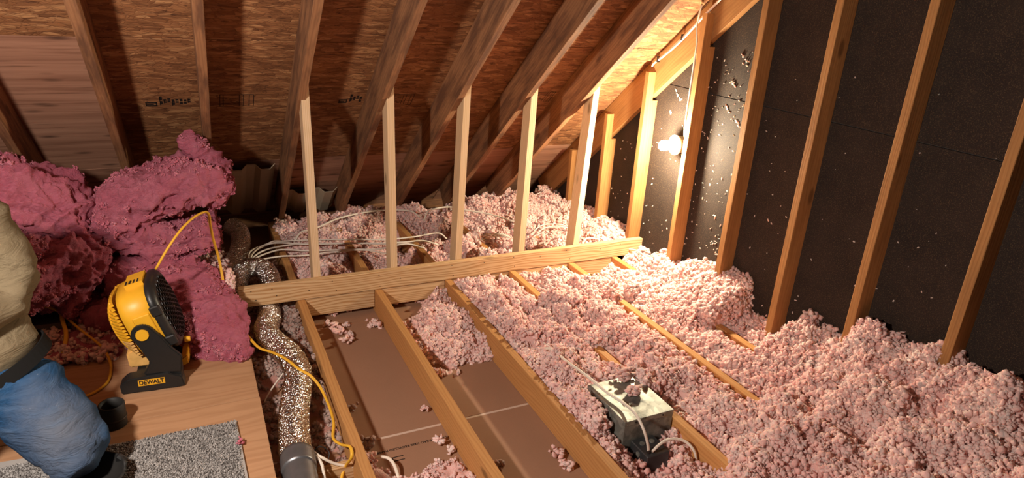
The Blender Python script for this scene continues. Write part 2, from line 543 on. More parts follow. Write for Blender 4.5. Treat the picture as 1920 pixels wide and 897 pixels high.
wall = tag(empty('wall_gable'), kind='structure')
def gable_panel(y0, y1, z0, z1):
    zt = lambda y: CT - K * y - 0.004
    pts = []
    # clip the rectangle by the roof line
    if zt(y0) <= z0: return
    pts.append((y0, z0))
    if zt(y1) > z0: pts.append((y1, z0))
    else: pts.append(((CT - 0.004 - z0) / K, z0))
    if zt(y1) > z0:
        if zt(y1) < z1: pts.append((y1, zt(y1)))
        else: pts.append((y1, z1))
    if zt(y1) < z1 and zt(y0) > z1: pts.append(((CT - 0.004 - z1) / K, z1))
    pts.append((y0, min(z1, zt(y0))))
    bm = bmesh.new()
    prism(bm, pts, 0, XG - (0.0025 if z0 < 0 else 0), XG + 0.0127)
    bm_obj('sheathing_panel', bm, M_fiber, wall)
ye = [1.66, 0.042, -1.177, -2.396, -3.6]
for r, (z0, z1) in enumerate(((-0.15, 1.099), (1.1025, 2.318), (2.3215, 3.54))):
    for i in range(4):
        gable_panel(ye[i + 1] + 0.0015, ye[i] - 0.0015, z0, z1)
# bright putty-like line along the seam where the wall is unlit
floor = tag(empty('floor'), kind='structure')
def dry_panel(x0, x1, y0, y1):
    bm = bmesh.new()
    box_bm(bm, (x0, y0, ZF - 0.0127), (x1, y1, ZF))
    return bm_obj('drywall_panel', bm, M_paper, floor)
for x0, x1 in ((-2.6, -0.02), (-0.02, XG + 0.01)):
    for y0, y1 in ((-3.5, -2.285), (-2.285, -1.073), (-1.059, 0.155), (0.159, 1.66)):
        dry_panel(x0, x1, y0, y1)
bm = bmesh.new()
box_bm(bm, (-2.6, -1.073, ZF - 0.0127), (XG, -1.059, ZF - 0.0015))
bm_obj('joint_strip', bm, M_tape, floor)
# soffit closure board at the eave
bm = bmesh.new()
box_bm(bm, (-3.0, 1.62, -0.16), (XG, 1.66, 0.02))
tag(bm_obj('wall_eave', bm, M_rafter), kind='structure')

# ink on the drywall paper
def text_mesh(name, s, size, mw, mat, parent, ext=0.0002, bold=0.0, sx=1.0):
    cu_ = bpy.data.curves.new(name, 'FONT')
    cu_.body = s
    cu_.size = size
    cu_.extrude = ext
    cu_.offset = bold
    cu_.align_x = 'CENTER'
    cu_.align_y = 'CENTER'
    o = bpy.data.objects.new(name, cu_)
    col.objects.link(o)
    dg = bpy.context.evaluated_depsgraph_get()
    me = bpy.data.meshes.new_from_object(o.evaluated_get(dg))
    bpy.data.objects.remove(o)
    for v in me.vertices: v.co.x *= sx
    me.materials.clear()
    me.materials.append(mat)
    t = bpy.data.objects.new(name, me)
    col.objects.link(t)
    t.matrix_world = mw
    if parent is not None: t.parent = parent
    return t
tx = text_mesh('printed_text', 'LYOTATILSAO 100% RECYCLED PAPER', 0.0165, axes((0.255, -1.151, ZF + 0.0003), (-1, 0, 0), (0, -1, 0), (0, 0, 1)), M_ink, floor, bold=0.0004, sx=1.02)
bm = bmesh.new()
box_bm(bm, (0.158, -1.196, ZF), (0.163, -1.222, ZF + 0.0004))
box_bm(bm, (0.158, -1.196, ZF), (0.205, -1.2005, ZF + 0.0004))
box_bm(bm, (0.158, -1.2175, ZF), (0.205, -1.222, ZF + 0.0004))
bm_obj('printed_mark', bm, M_ink, floor)

# ink stamps on the strand board
def roof_pt(x, y, off=-0.0006):
    p = Vector((x, y, CT - K * y)) + V_N * off
    return p
def stamp(rects, parent=ceiling):
    vs, fs = [], []
    for x0, x1, y0, y1 in rects:
        b = len(vs)
        for (x, y) in ((x0, y0), (x1, y0), (x1, y1), (x0, y1)):
            vs.append(roof_pt(x, y, -0.0008))
        fs.append((b, b + 1, b + 2, b + 3))
    mesh_obj('ink_stamp', vs, fs, M_ink, parent)
def stamp_word(x0, x1, ya, yb):
    r = []
    rs = random.Random(3)
    wd = (x1 - x0)
    lw = 0.05 if wd > 0.15 else 0.045
    r += [(x0, x0 + lw, yb - 0.009, yb), (x0, x0 + lw, yb - 0.030, yb - 0.021), (x0, x0 + 0.005, yb - 0.026, yb), (x0 + lw - 0.006, x0 + lw, yb - 0.03, yb), (x0, x0 + lw * 0.7, yb - 0.016, yb - 0.010)]
    x = x0 + lw + 0.012
    i = 0
    while x < x1 - 0.008:
        h = rs.choice((0.03, 0.036, 0.024))
        y = ya + rs.uniform(0.0, 0.016)
        if i == 0: y, h = ya - 0.012, 0.05
        h *= 1.25
        r += [(x, x + 0.0125, y, y + h * 0.42), (x, x + 0.0125, y + h * 0.52, y + h * 0.9)]
        if rs.random() < 0.6: r.append((x, x + 0.004, y, y + h))
        x += 0.0175
        i += 1
    stamp(r)
def stamp_frame(x0, x1, ya, yb):
    t = 0.0028
    r = [(x0, x1, ya, ya + t * 1.5), (x0, x0 + t * 1.3, ya, yb), (x1 - t * 1.3, x1, ya, yb), (x0, x0 + 0.04, yb - t * 0.5, yb), (x1 - 0.03, x1, yb - t, yb)]
    for f in (0.10, 0.56, 0.68, 0.85): r.append((x0 + (x1 - x0) * f, x0 + (x1 - x0) * f + t, ya, yb - 0.004))
    rs = random.Random(5)
    for i in range(16):
        a = x0 + (x1 - x0) * rs.uniform(0.06, 0.5)
        y = ya + rs.uniform(0.02, yb - ya - 0.02)
        r.append((a, a + 0.012, y, y + 0.003))
    stamp(r)
stamp_word(-0.59, -0.395, 0.372, 0.43)
stamp_frame(-0.262, -0.10, 0.352, 0.44)
stamp_word(0.33, 0.45, 0.372, 0.43)
stamp_frame(0.60, 0.745, 0.365, 0.455)
stamp_frame(1.52, 1.645, 0.36, 0.455)

# ---------------------------------------------------------------- lumber
# rafters
RX = [(-1.151, 'dark brown rafter at the far left, half behind the tall pink batt pile'),
      (-0.745, 'second rafter from the left, mottled edge, left of the folded pink batt'),
      (-0.355, 'third rafter from the left, seen almost edge on above the upright batt scrap'),
      (0.064, 'brown rafter resting on the leftmost pale knee stud'),
      (0.468, 'brown rafter resting on the second pale knee stud from the left'),
      (0.873, 'brown rafter resting on the third, middle pale knee stud'),
      (1.277, 'brown rafter with bark-edged pale lower corner, on the fourth knee stud'),
      (1.662, 'brown rafter resting on the fifth knee stud, nearest the lit bulb')]
RDEP = (CT - CB) / math.sqrt(1 + K * K) - 0.001
for x, lb in RX:
    y0 = 1.30
    o = board('rafter', (y0 + 3.45) / math.cos(PHI), T, RDEP, slope_axes(x, y0, CB), M_rafter)
    tag(o, lb, 'rafter', 'rafters under the roof deck')
o = board('rafter', (1.30 + 3.45) / math.cos(PHI), T, RDEP, slope_axes(XG - T - 0.0005, 1.30, CB), M_gstud)
tag(o, 'end rafter against the dark gable wall with white cables stapled along it', 'rafter', 'rafters under the roof deck')

# ceiling joists
def joist(x, y0, y1, lb, ztop=0.0):
    o = board('ceiling_joist', y0 - y1, T, 0.1375, axes((x, y0, ztop - 0.1375), (0, -1, 0), (1, 0, 0), (0, 0, 1)), M_joist)
    tag(o, lb, 'joist', 'ceiling joists')
    return o
joist(0.0, 1.28, -3.4, 'leftmost long ceiling joist, beside the shiny foil duct')
joist(S, 1.28, -3.4, 'ceiling joist between the two bare drywall bays')
joist(2 * S, 1.28, -3.4, 'ceiling joist along the right edge of the bare drywall, left of the metal box')
joist(3 * S, 1.28, -3.4, 'ceiling joist touching the right side of the metal box')
joist(4 * S, 1.28, -3.4, 'half buried ceiling joist, second from the gable wall')
joist(1.95, 1.28, -3.4, 'mostly buried ceiling joist nearest the gable wall')
o = board('deck_joist', 2.4, T, 0.1365, axes((-0.322, -0.05, -0.138), (0, -1, 0), (1, 0, 0), (0, 0, 1)), M_joist)
tag(o, 'shadowed joist carrying the right edge of the plywood deck beside the duct', 'joist')
o = board('header_block', 0.30, 0.036, 0.222, axes((-0.588, -0.0005, -0.138), (1, 0, 0), (0, 1, 0), (0, 0, 1)), M_joist)
tag(o, 'short dark upright board butting the left end of the pale plate', 'board')

# knee wall plate and the blocking between the joists
HP = 0.105
o = board('knee_wall_plate', XG - 0.005 + 0.279, T, HP - 0.001, axes((-0.279, 0.0, 0.001), (1, 0, 0), (0, 1, 0), (0, 0, 1)), M_new)
tag(o, 'long pale new board on edge carrying the knee studs across the joists', 'board')
plate = o
bm = bmesh.new()
for x, z in ((-0.22, 0.085), (-0.20, 0.035), (-0.10, 0.045), (-0.12, 0.085), (0.06, 0.05), (0.18, 0.085), (0.2, 0.03), (0.43, 0.085), (0.435, 0.02), (0.55, 0.05), (0.85, 0.088), (0.86, 0.022), (1.05, 0.08), (1.24, 0.09), (1.25, 0.03), (1.42, 0.07), (1.60, 0.088), (1.63, 0.03), (1.85, 0.07), (2.0, 0.085)):
    bmesh.ops.create_cone(bm, cap_ends=True, segments=8, radius1=0.0028, radius2=0.0028, depth=0.002, matrix=Matrix.Translation((x, -0.0003, z)) @ Matrix.Rotation(PI / 2, 4, 'X'))
nl = bm_obj('nail_heads', bm, M_nail)
nl.parent = plate
nl.matrix_parent_inverse = plate.matrix_world.inverted()
nl['kind'] = 'stuff'
BX = [(0.0 + T, S, 'first pale block under the plate from the left, between two bare joists'),
      (S + T, 2 * S, 'second pale block under the plate, behind the small pink mound'),
      (2 * S + T, 3 * S, 'third pale block under the plate, above insulation'),
      (3 * S + T, 4 * S, 'fourth pale block under the plate, above insulation'),
      (4 * S + T, 1.95, 'short rightmost pale block under the plate')]
for a, b, lb in BX:
    o = board('blocking', b - a - 0.003, T, 0.100, axes((a + 0.0015, 0.004, -0.1035), (1, 0, 0), (0, 1, 0), (0, 0, 1)), M_new)
    tag(o, lb, 'block', 'blocking under the knee wall plate')

# knee studs: notched round the rafters
KS = [(0.131, 0.119, 0.1025, 'leftmost pale knee stud, behind the foil duct'),
      (0.546, 0.532, 0.5065, 'second pale knee stud from the left, reddish with a black knot'),
      (0.921, 0.945, 0.9115, 'third, middle pale knee stud standing behind the plate'),
      (1.328, 1.346, 1.3155, 'fourth pale knee stud from the left'),
      (1.706, 1.747, 1.7005, 'rightmost pale knee stud, nearest the lit bulb')]
for xb, xt, rr, lb in KS:
    lean = (xt - xb) / 0.97
    y0, y1 = T + 0.002, T + 0.002 + 0.0889
    zb = 0.0005
    mw = axes((xb - T, y0, zb), (0, 0, 1), (1, 0, 0), (0, 1, 0))
    bm = bmesh.new()
    pl = lambda y: CB - K * y - 0.001
    def X(x, z): return x + lean * z
    def add(a0, a1, ylo, z_lo, zfun):
        q = []
        for (x, y, zz) in ((a0, y0, None), (a1, y0, None), (a1, y1, None), (a0, y1, None)):
            q.append((x, y))
        lo_ = [bm.verts.new((X(x, z_lo(y)), y, z_lo(y))) for x, y in q]
        hi_ = [bm.verts.new((X(x, zfun(y)), y, zfun(y))) for x, y in q]
        bm.faces.new(lo_[::-1]); bm.faces.new(hi_)
        for i in range(4): bm.faces.new([lo_[i], lo_[(i + 1) % 4], hi_[(i + 1) % 4], hi_[i]])
    tongue0 = max(xb - T, rr - lean * 1.0 + 0.0005)      # left side of the tongue, in unleaned x
    add(xb - T, xb, y0, lambda y: zb, pl)
    if tongue0 < xb - 0.004:
        add(tongue0, xb, y0, lambda y: pl(y) , lambda y: pl(y) + 0.15)
    bmesh.ops.remove_doubles(bm, verts=bm.verts, dist=1e-5)
    inv = mw.inverted()
    bmesh.ops.transform(bm, matrix=inv, verts=bm.verts)
    o = bm_obj('knee_stud', bm, M_stud)
    o.matrix_world = mw
    tag(o, lb, 'stud', 'pale knee wall studs')

# gable studs
GL = ['short gable stud deepest in the eave corner', 'short gable stud with its top lapped over the end rafter',
      'brightly lit gable stud left of the bulb', 'gable stud right of the bulb, its right side dark',
      'gable stud two to the right of the bulb', 'gable stud with a split rough edge at mid height',
      'brown gable stud, second from the right edge of the photo', 'brown gable stud nearest the right edge of the photo',
      'gable stud beyond the right edge of the photo']
Y3 = -0.3833
for i in range(9):
    kk = i
    y0 = Y3 - (kk - 3) * S + (0.021 if kk == 2 else 0.0)
    ztop = 1.195 - K * y0 if kk < 4 else 1.195 - K * y0
    zn = CB - K * (y0 + T) - 0.002 if kk <= 9 else 99
    xa = XG - 0.089
    mw = axes((xa, y0, ZF), (0, 0, 1), (0, 1, 0), (-1, 0, 0))
    bm = bmesh.new()
    prism(bm, [(xa, ZF), (XG - 0.0005, ZF), (XG - 0.0005, zn), (XG - T - 0.0015, zn), (XG - T - 0.0015, ztop), (xa, ztop)], 1, y0, y0 + T)
    bmesh.ops.bevel(bm, geom=[e for e in bm.edges if abs(e.verts[0].co.z - e.verts[1].co.z) > 0.5], offset=0.002, segments=1, affect='EDGES')
    bmesh.ops.transform(bm, matrix=mw.inverted(), verts=bm.verts)
    o = bm_obj('gable_stud', bm, M_gstud)
    o.matrix_world = mw
    tag(o, GL[i], 'stud', 'gable wall studs')

# plywood deck
def deck(x0, x1, y0, y1, z, lb):
    bm = bmesh.new()
    box_bm(bm, (0, 0, 0), (x1 - x0, y1 - y0, 0.0127), 0.001)
    o = bm_obj('plywood_sheet', bm, M_ply)
    o.location = (x0, y0, z)
    tag(o, lb, 'board', 'plywood deck sheets')
    return o
deck(-2.35, -0.272, -0.831, 0.30, -0.0008, 'plywood deck sheet under the fan and pink batts')
deck(-2.35, -0.270, -2.40, -0.834, -0.0008, 'plywood deck sheet under the carpet piece and kneeling person')

# ---------------------------------------------------------------- loose insulation
def clump_mesh(name, seed, nb=16, R=0.021, r=0.0088, mat=None, sq=0.75, sub=1):
    rs = random.Random(seed)
    bm = bmesh.new()
    for i in range(nb):
        d = Vector((rs.gauss(0, 1), rs.gauss(0, 1), rs.gauss(0, 1) * 0.8)).normalized() * R * rs.uniform(0.25, 1.0)
        q = r * rs.uniform(0.55, 1.25)
        m = Matrix.Translation(d) @ Matrix.Rotation(rs.uniform(0, 6.28), 4, Vector((rs.gauss(0, 1), rs.gauss(0, 1), rs.gauss(0, 1))).normalized()) @ Matrix.Diagonal((q * rs.uniform(0.8, 1.5), q, q * rs.uniform(0.35, 0.9), 1))
        bmesh.ops.create_icosphere(bm, subdivisions=sub, radius=1.0, matrix=m)
    co = np.array([v.co[:] for v in bm.verts])
    n = np.stack([fbm(co * 170 + 31 * s, 2, seed + s) for s in (0, 1, 2)], 1) * r * 0.46
    for v, d in zip(bm.verts, n): v.co += Vector(d)
    bmesh.ops.recalc_face_normals(bm, faces=bm.faces)
    me = bpy.data.meshes.new(name)
    bm.to_mesh(me)
    bm.free()
    me.polygons.foreach_set('use_smooth', [True] * len(me.polygons))
    me.materials.append(mat or M_pink)
    return me
CL = [clump_mesh('insulation_clump', 100 + i, nb=15 + i % 5) for i in range(8)]
# countable tufts lying on the bare drywall and on the box; they are also what the masses are scattered with
CLUMPS = [(0.132, -0.066, 1.0, 'pink tuft nearest the plate in the leftmost bare drywall bay'),
          (0.165, -0.125, 1.25, 'pink tuft in the little trail by the plate, second along'),
          (0.172, -0.190, 1.3, 'pink tuft in the middle of the little trail near the plate'),
          (0.188, -0.275, 1.3, 'pink tuft at the near end of the little trail near the plate'),
          (0.222, -0.215, 1.0, 'small pink tuft right of the little trail near the plate'),
          (0.220, -0.110, 0.8, 'tiny pink tuft alone on the drywall near the first block'),
          (0.345, -0.150, 1.3, 'left half of the pink pair against the second bare joist'),
          (0.378, -0.165, 1.3, 'right half of the pink pair against the second bare joist'),
          (0.373, -0.955, 0.9, 'single pink tuft just above the pale seam, against a joist'),
          (0.352, -1.190, 1.15, 'pink tuft beside the upside down printed words'),
          (0.378, -1.250, 0.85, 'small pink tuft below the printed words, against a joist'),
          (0.762, -1.420, 1.2, 'pink tuft at the foot of the joist left of the metal box'),
          (0.765, -1.505, 1.3, 'larger pink tuft below it at the foot of the same joist'),
          (0.612, -0.735, 0.6, 'tiny pale tuft on the drywall below the pink mound'),
          (0.092, -0.845, 1.05, 'dusty tuft against the right side of the leftmost joist'),
          (0.094, -1.095, 1.25, 'dusty tuft below the pale seam against the leftmost joist'),
          (0.525, -1.400, 1.0, 'dusty tuft at the bottom edge of the second bare bay')]
SRC = []
DSRC = []
M_dusk = pink('dusty_pink_fibreglass', (0.52, 0.27, 0.23), (0.60, 0.36, 0.31), (0.32, 0.14, 0.12))
M_cream = pink('pale_fibreglass', (0.70, 0.52, 0.44), (0.80, 0.64, 0.54), (0.62, 0.42, 0.36))
for i, (x, y, s, lb) in enumerate(CLUMPS):
    me = CL[i % 8]
    if 'dusty' in lb:
        me = me.copy(); me.materials.clear(); me.materials.append(M_grey)
    o = bpy.data.objects.new('insulation_clump', me)
    col.objects.link(o)
    o.location = (x, y, ZF + 0.017 * s)
    o.rotation_euler = (0, 0, i * 1.3)
    o.scale = (s * 1.15, s * 1.15, s * 0.95)
    tag(o, lb, 'insulation', 'loose tufts on the bare drywall')
    if i < 8: SRC.append(o)
    if 'dusty' in lb: DSRC.append(o)

def scatter(o, density, smin, smax, seed, srcs=None, keep=True, align=False):
    ng = bpy.data.node_groups.new('scatter', 'GeometryNodeTree')
    ng.interface.new_socket('Geometry', in_out='INPUT', socket_type='NodeSocketGeometry')
    ng.interface.new_socket('Geometry', in_out='OUTPUT', socket_type='NodeSocketGeometry')
    N, Lk = ng.nodes, ng.links
    gi, go = N.new('NodeGroupInput'), N.new('NodeGroupOutput')
    dp = N.new('GeometryNodeDistributePointsOnFaces')
    at = N.new('GeometryNodeInputNamedAttribute'); at.data_type = 'FLOAT'; at.inputs['Name'].default_value = 'dens'
    mu = N.new('ShaderNodeMath'); mu.operation = 'MULTIPLY'; mu.inputs[1].default_value = density
    Lk.new(at.outputs['Attribute'], mu.inputs[0])
    Lk.new(mu.outputs[0], dp.inputs['Density'])
    dp.inputs['Seed'].default_value = seed
    Lk.new(gi.outputs[0], dp.inputs['Mesh'])
    ip = N.new('GeometryNodeInstanceOnPoints')
    Lk.new(dp.outputs['Points'], ip.inputs['Points'])
    jn = N.new('GeometryNodeJoinGeometry')
    for s in reversed(srcs or SRC):
        oi = N.new('GeometryNodeObjectInfo')
        oi.transform_space = 'ORIGINAL'
        oi.inputs['As Instance'].default_value = True
        oi.inputs['Object'].default_value = s
        Lk.new(oi.outputs['Geometry'], jn.inputs[0])
    Lk.new(jn.outputs[0], ip.inputs['Instance'])
    ip.inputs['Pick Instance'].default_value = True
    ri = N.new('FunctionNodeRandomValue'); ri.data_type = 'INT'
    ri.inputs['Min'].default_value = 0 if False else ri.inputs['Min'].default_value
    for s_ in ri.inputs:
        if s_.type == 'INT' and s_.name == 'Min': s_.default_value = 0
        if s_.type == 'INT' and s_.name == 'Max': s_.default_value = 97
    Lk.new([q for q in ri.outputs if q.type == 'INT'][0], ip.inputs['Instance Index'])
    rr = N.new('FunctionNodeRandomValue'); rr.data_type = 'FLOAT_VECTOR'
    rr.inputs[0].default_value = (0, 0, 0)
    rr.inputs[1].default_value = (6.283, 6.283, 6.283)
    if align:
        rr.inputs[0].default_value = (-0.5, -0.5, 0)
        rr.inputs[1].default_value = (0.5, 0.5, 6.283)
    Lk.new(rr.outputs[0], ip.inputs['Rotation'])
    rs_ = N.new('FunctionNodeRandomValue'); rs_.data_type = 'FLOAT'
    rs_.inputs[2].default_value = smin
    rs_.inputs[3].default_value = smax
    rs_.inputs['Seed'].default_value = 5
    Lk.new(rs_.outputs[1], ip.inputs['Scale'])
    j2 = N.new('GeometryNodeJoinGeometry')
    Lk.new(ip.outputs[0], j2.inputs[0])
    if keep: Lk.new(gi.outputs[0], j2.inputs[0])
    Lk.new(j2.outputs[0], go.inputs[0])
    md = o.modifiers.new('scatter', 'NODES')
    md.node_group = ng
    return o
def set_dens(o, d):
    a = o.data.attributes.new('dens', 'FLOAT', 'POINT')
    a.data.foreach_set('value', np.asarray(d, np.float32))

def idw(P, C, pw=3.2):
    C = np.array(C, float)
    out = np.zeros(len(P)); wt = np.zeros(len(P))
    for x, y, z in C:
        d = np.hypot(P[:, 0] - x, P[:, 1] - y) + 0.02
        w_ = d ** -pw
        out += w_ * z; wt += w_
    return out / wt
def smooth01(a, b, x):
    t = np.clip((x - a) / (b - a), 0, 1)
    return t * t * (3 - 2 * t)

def heightmass(name, x0, x1, y0, y1, step, ctrl, lb, density, joist_open=(), holes=(), lumps=(0.042, 0.022), mask=None, mat=None, smin=0.55, smax=1.5, seed=1, dz=0.0, srcs=None, edge=None):
    nx, ny = int((x1 - x0) / step) + 1, int((y1 - y0) / step) + 1
    gx, gy = np.meshgrid(np.linspace(x0, x1, nx), np.linspace(y0, y1, ny))
    P = np.stack([gx.ravel(), gy.ravel()], 1)
    H = idw(P, ctrl) + dz
    P3 = np.c_[P, np.zeros(len(P))]
    bil = lambda f, sd: np.abs(vnoise(P3 * f + 0.35 * fbm(P3 * f * 0.7, 1, sd + 2)[:, None], sd)) * 2 - 0.62
    H = H + lumps[0] * (0.55 * fbm(P3 * 6.0, 2, seed) + 1.0 * bil(7.5, seed + 1)) + lumps[1] * (bil(17.0, seed + 5) + 0.6 * fbm(P3 * 30.0, 2, seed + 9))
    dens = np.ones(len(P))
    for xc, ya, yb in joist_open:                 # stretches where a joist shows through
        dx = np.abs(P[:, 0] - xc)
        iny = smooth01(ya - 0.04, ya + 0.02, P[:, 1]) * (1 - smooth01(yb - 0.02, yb + 0.04, P[:, 1]))
        lim = -0.032 + np.clip(dx - 0.042, 0, 1) * 0.5
        lim2 = np.where(iny > 0.02, lim + (1 - iny) * 0.25, 99)
        H = np.minimum(H, lim2)
        dens *= 1 - iny * (1 - smooth01(0.036, 0.046, dx))
    for (ax, bx, ay, by, zz) in holes:            # things standing in the insulation
        ins = (P[:, 0] > ax) & (P[:, 0] < bx) & (P[:, 1] > ay) & (P[:, 1] < by)
        H[ins] = np.minimum(H[ins], zz)
        dens[ins] = 0
    if edge:
        dens *= smooth01(edge[0], edge[1], P[:, 0])
        H = np.minimum(H, -0.03 + 1.1 * np.clip(P[:, 0] - edge[0] + 0.006, 0, 9))
    keepv = np.ones(len(P), bool)
    if mask is not None: keepv = mask(P[:, 0], P[:, 1])
    keepv &= H > ZF - 0.01
    dens = np.where(H < ZF + 0.006, 0.35, dens)
    idx = -np.ones(len(P), int)
    idx[keepv] = np.arange(keepv.sum())
    vs = np.c_[P, np.maximum(H, ZF - 0.004)][keepv]
    g = np.arange(nx * ny).reshape(ny, nx)
    q = np.stack([g[:-1, :-1].ravel(), g[:-1, 1:].ravel(), g[1:, 1:].ravel(), g[1:, :-1].ravel()], 1)
    q = idx[q]
    q = q[(q >= 0).all(1)]
    o = mesh_obj(name, vs.tolist(), q.tolist(), mat or M_pink, None, True)
    set_dens(o, dens[keepv])
    tag(o, lb, 'insulation', kind='stuff')
    scatter(o, density, smin, smax, seed, srcs)
    return o

MAIN = [(.87, -.05, -.03), (1.2, -.05, -.055), (.87, -.6, .0), (1.05, -.4, .0), (1.05, -.9, .01), (.88, -1.2, .005), (.90, -1.40, -.005), (.9, -1.55, -.03), (.9, -1.75, -.115), (1.0, -1.72, -.11), (1.15, -1.78, -.08), (1.08, -1.6, -.10),
        (1.3, -.1, -.03), (1.45, -.25, .015), (1.28, -.6, .015), (1.45, -.8, .02), (1.45, -1.2, .03), (1.29, -1.42, -.06), (1.45, -1.6, .04), (1.24, -.8, .03), (1.24, -1.28, .035), (1.32, -1.28, .03),
        (1.75, -.06, -.12), (1.87, -.12, -.13), (1.75, -.3, -.01), (1.85, -.6, .03), (1.8, -1.0, .0), (1.8, -1.4, .03), (1.64, -.4, .035), (1.6, -1.75, .05),
        (2.05, -.06, -.01), (2.1, -.3, .10), (2.1, -.55, .16), (2.06, -.85, .24), (2.13, -.92, .31), (2.15, -1.02, .30), (2.0, -1.1, .03), (2.06, -1.18, .10), (2.12, -1.35, .20), (2.0, -1.45, .09), (2.12, -1.7, .28), (2.12, -2.0, .33), (2.1, -2.3, .40), (1.97, -.6, .05), (1.97, -.4, .04), (2.0, -.8, .12),
        (1.3, -1.95, .04), (1.6, -1.95, .08), (1.9, -1.7, .12), (1.9, -2.0, .17), (1.6, -2.2, .12), (1.2, -2.3, .08), (1.9, -2.4, .26), (.95, -2.0, .0), (.9, -2.4, .03), (1.3, -2.6, .12), (1.8, -2.7, .28)]
heightmass('loose_insulation', 0.853, XG - 0.002, -2.72, -0.003, 0.0125, MAIN,
           'loose pink insulation blown over the right bays and banked up along the gable wall', 2600,
           joist_open=[(3 * S + T / 2, -.40, .1), (3 * S + T / 2, -1.18, -.93), (3 * S + T / 2, -1.78, -1.48), (4 * S + T / 2, -.25, .1), (4 * S + T / 2, -1.62, -.53), (1.95 + T / 2, -.30, .1), (1.95 + T / 2, -1.31, -.96)],
           holes=[(0.965, 1.215, -1.56, -1.255, -0.13), (1.0, 1.15, -1.70, -1.555, -0.12)], seed=3, edge=(0.858, 0.872))
OUT = [(.08, .3, -.06), (.2, .35, -.03), (.2, .6, -.02), (.2, .9, .0), (.2, 1.15, .05), (.3, 1.1, .06), (.46, .3, -.07), (.55, .3, -.08), (.7, .25, -.13), (.6, .6, -.06), (.6, .85, .02), (.6, 1.1, .07), (.65, 1.2, .1), (.88, .25, -.06), (.95, .25, -.05), (.9, .5, -.03), (.98, .62, .0), (.98, .80, -.16), (1.08, .84, -.15), (.9, .8, -.14), (1.0, .72, -.12), (.95, 1.02, .02), (1.1, 1.0, .03), (.95, 1.2, .08), (1.1, .35, .03), (1.15, .5, .04), (1.15, .65, .03), (1.3, .4, -.05), (1.4, .3, .0), (1.45, .5, -.05), (1.4, .8, -.02), (1.4, 1.1, .1), (1.7, .3, .02), (1.75, .6, .1), (1.75, .9, .12), (1.8, 1.1, .13), (2.05, .2, .13), (2.1, .5, .14), (2.1, .8, .12), (2.0, 1.0, .1)]
heightmass('loose_insulation', 0.045, XG - 0.002, 0.045, 1.26, 0.0125, OUT,
           'loose pink insulation in the low eave behind the knee wall', 2400,
           joist_open=[(S + T / 2, 0.0, .72), (2 * S + T / 2, 0.0, .55), (2 * S + T / 2, .85, 1.02), (3 * S + T / 2, .62, .98)], seed=11, dz=-0.04)
heightmass('loose_insulation', 0.446, 0.811, -0.80, -0.003, 0.011,
           [(.47, -.02, -.17), (.6, -.02, -.17), (.76, -.03, -.07), (.62, -.12, -.15), (.70, -.15, -.07), (.50, -.28, -.105), (.6, -.3, -.05), (.72, -.3, -.035), (.79, -.4, -.06), (.53, -.5, -.10), (.62, -.55, -.075), (.75, -.55, -.075), (.79, -.62, -.10), (.47, -.42, -.13), (.5, -.60, -.15), (.58, -.70, -.14), (.7, -.72, -.19), (.8, -.75, -.19), (.46, -.75, -.2), (.46, -.12, -.16), (.52, -.16, -.15)],
           'mound of loose pink insulation alone in the second bare drywall bay', 2600, lumps=(0.014, 0.012), seed=21)
heightmass('loose_insulation', -0.276, -0.003, -1.25, 0.70, 0.0125,
           [(-.03, -.1, -.06), (-.03, -.3, -.055), (-.03, -.5, -.06), (-.03, -.7, -.07), (-.05, -.95, -.11), (-.04, -1.1, -.12), (-.14, -.2, -.13), (-.25, -.2, -.13), (-.14, -.6, -.135), (-.25, -.5, -.09), (-.25, -.8, -.10), (-.24, -1.1, -.13), (-.1, -1.2, -.17), (-.2, -1.2, -.16), (-.05, .15, -.08), (-.06, .4, -.07), (-.2, .3, -.1), (-.2, .6, -.1), (-.14, -.9, -.14)],
           'sparse dusty insulation in the duct bay beside the plywood deck', 1300, lumps=(0.012, 0.012), mat=M_dusk, seed=31, dz=-0.012, srcs=DSRC)
heightmass('loose_insulation', 0.045, 0.40, -1.45, -1.16, 0.011,
           [(.06, -1.2, -.10), (.09, -1.3, -.09), (.2, -1.2, -.2), (.3, -1.2, -.2), (.38, -1.2, -.2), (.25, -1.30, -.14), (.3, -1.36, -.11), (.22, -1.4, -.10), (.36, -1.4, -.13), (.15, -1.4, -.1), (.14, -1.2, -.2), (.15, -1.27, -.16)],
           'scraps of dusty pink insulation at the near end of the leftmost bare bay', 1500, lumps=(0.008, 0.012), smin=0.4, smax=1.0, seed=41)
# left heap under and around the batts, on the deck and beyond it
heightmass('loose_insulation', -1.62, -0.31, -0.34, 1.1, 0.0145,
           [(-1.1, -.25, .02), (-.95, -.28, .05), (-.85, -.30, .03), (-.75, -.32, -.02), (-.95, -.1, .08), (-.8, -.05, .09), (-.65, -.1, .10), (-.5, -.2, .08), (-.36, -.28, .05), (-.36, -.05, .17), (-.4, .2, .16), (-.6, .3, .16), (-.9, .3, .15), (-1.2, .2, .1), (-1.5, .0, .05), (-1.5, .5, .15), (-.35, .5, .02), (-.35, .9, -.05), (-.7, .8, .1), (-1.2, .8, .12)],
           'torn pink insulation heaped beneath the batts behind the fan', 900, lumps=(0.02, 0.016), mat=M_batt, seed=51)

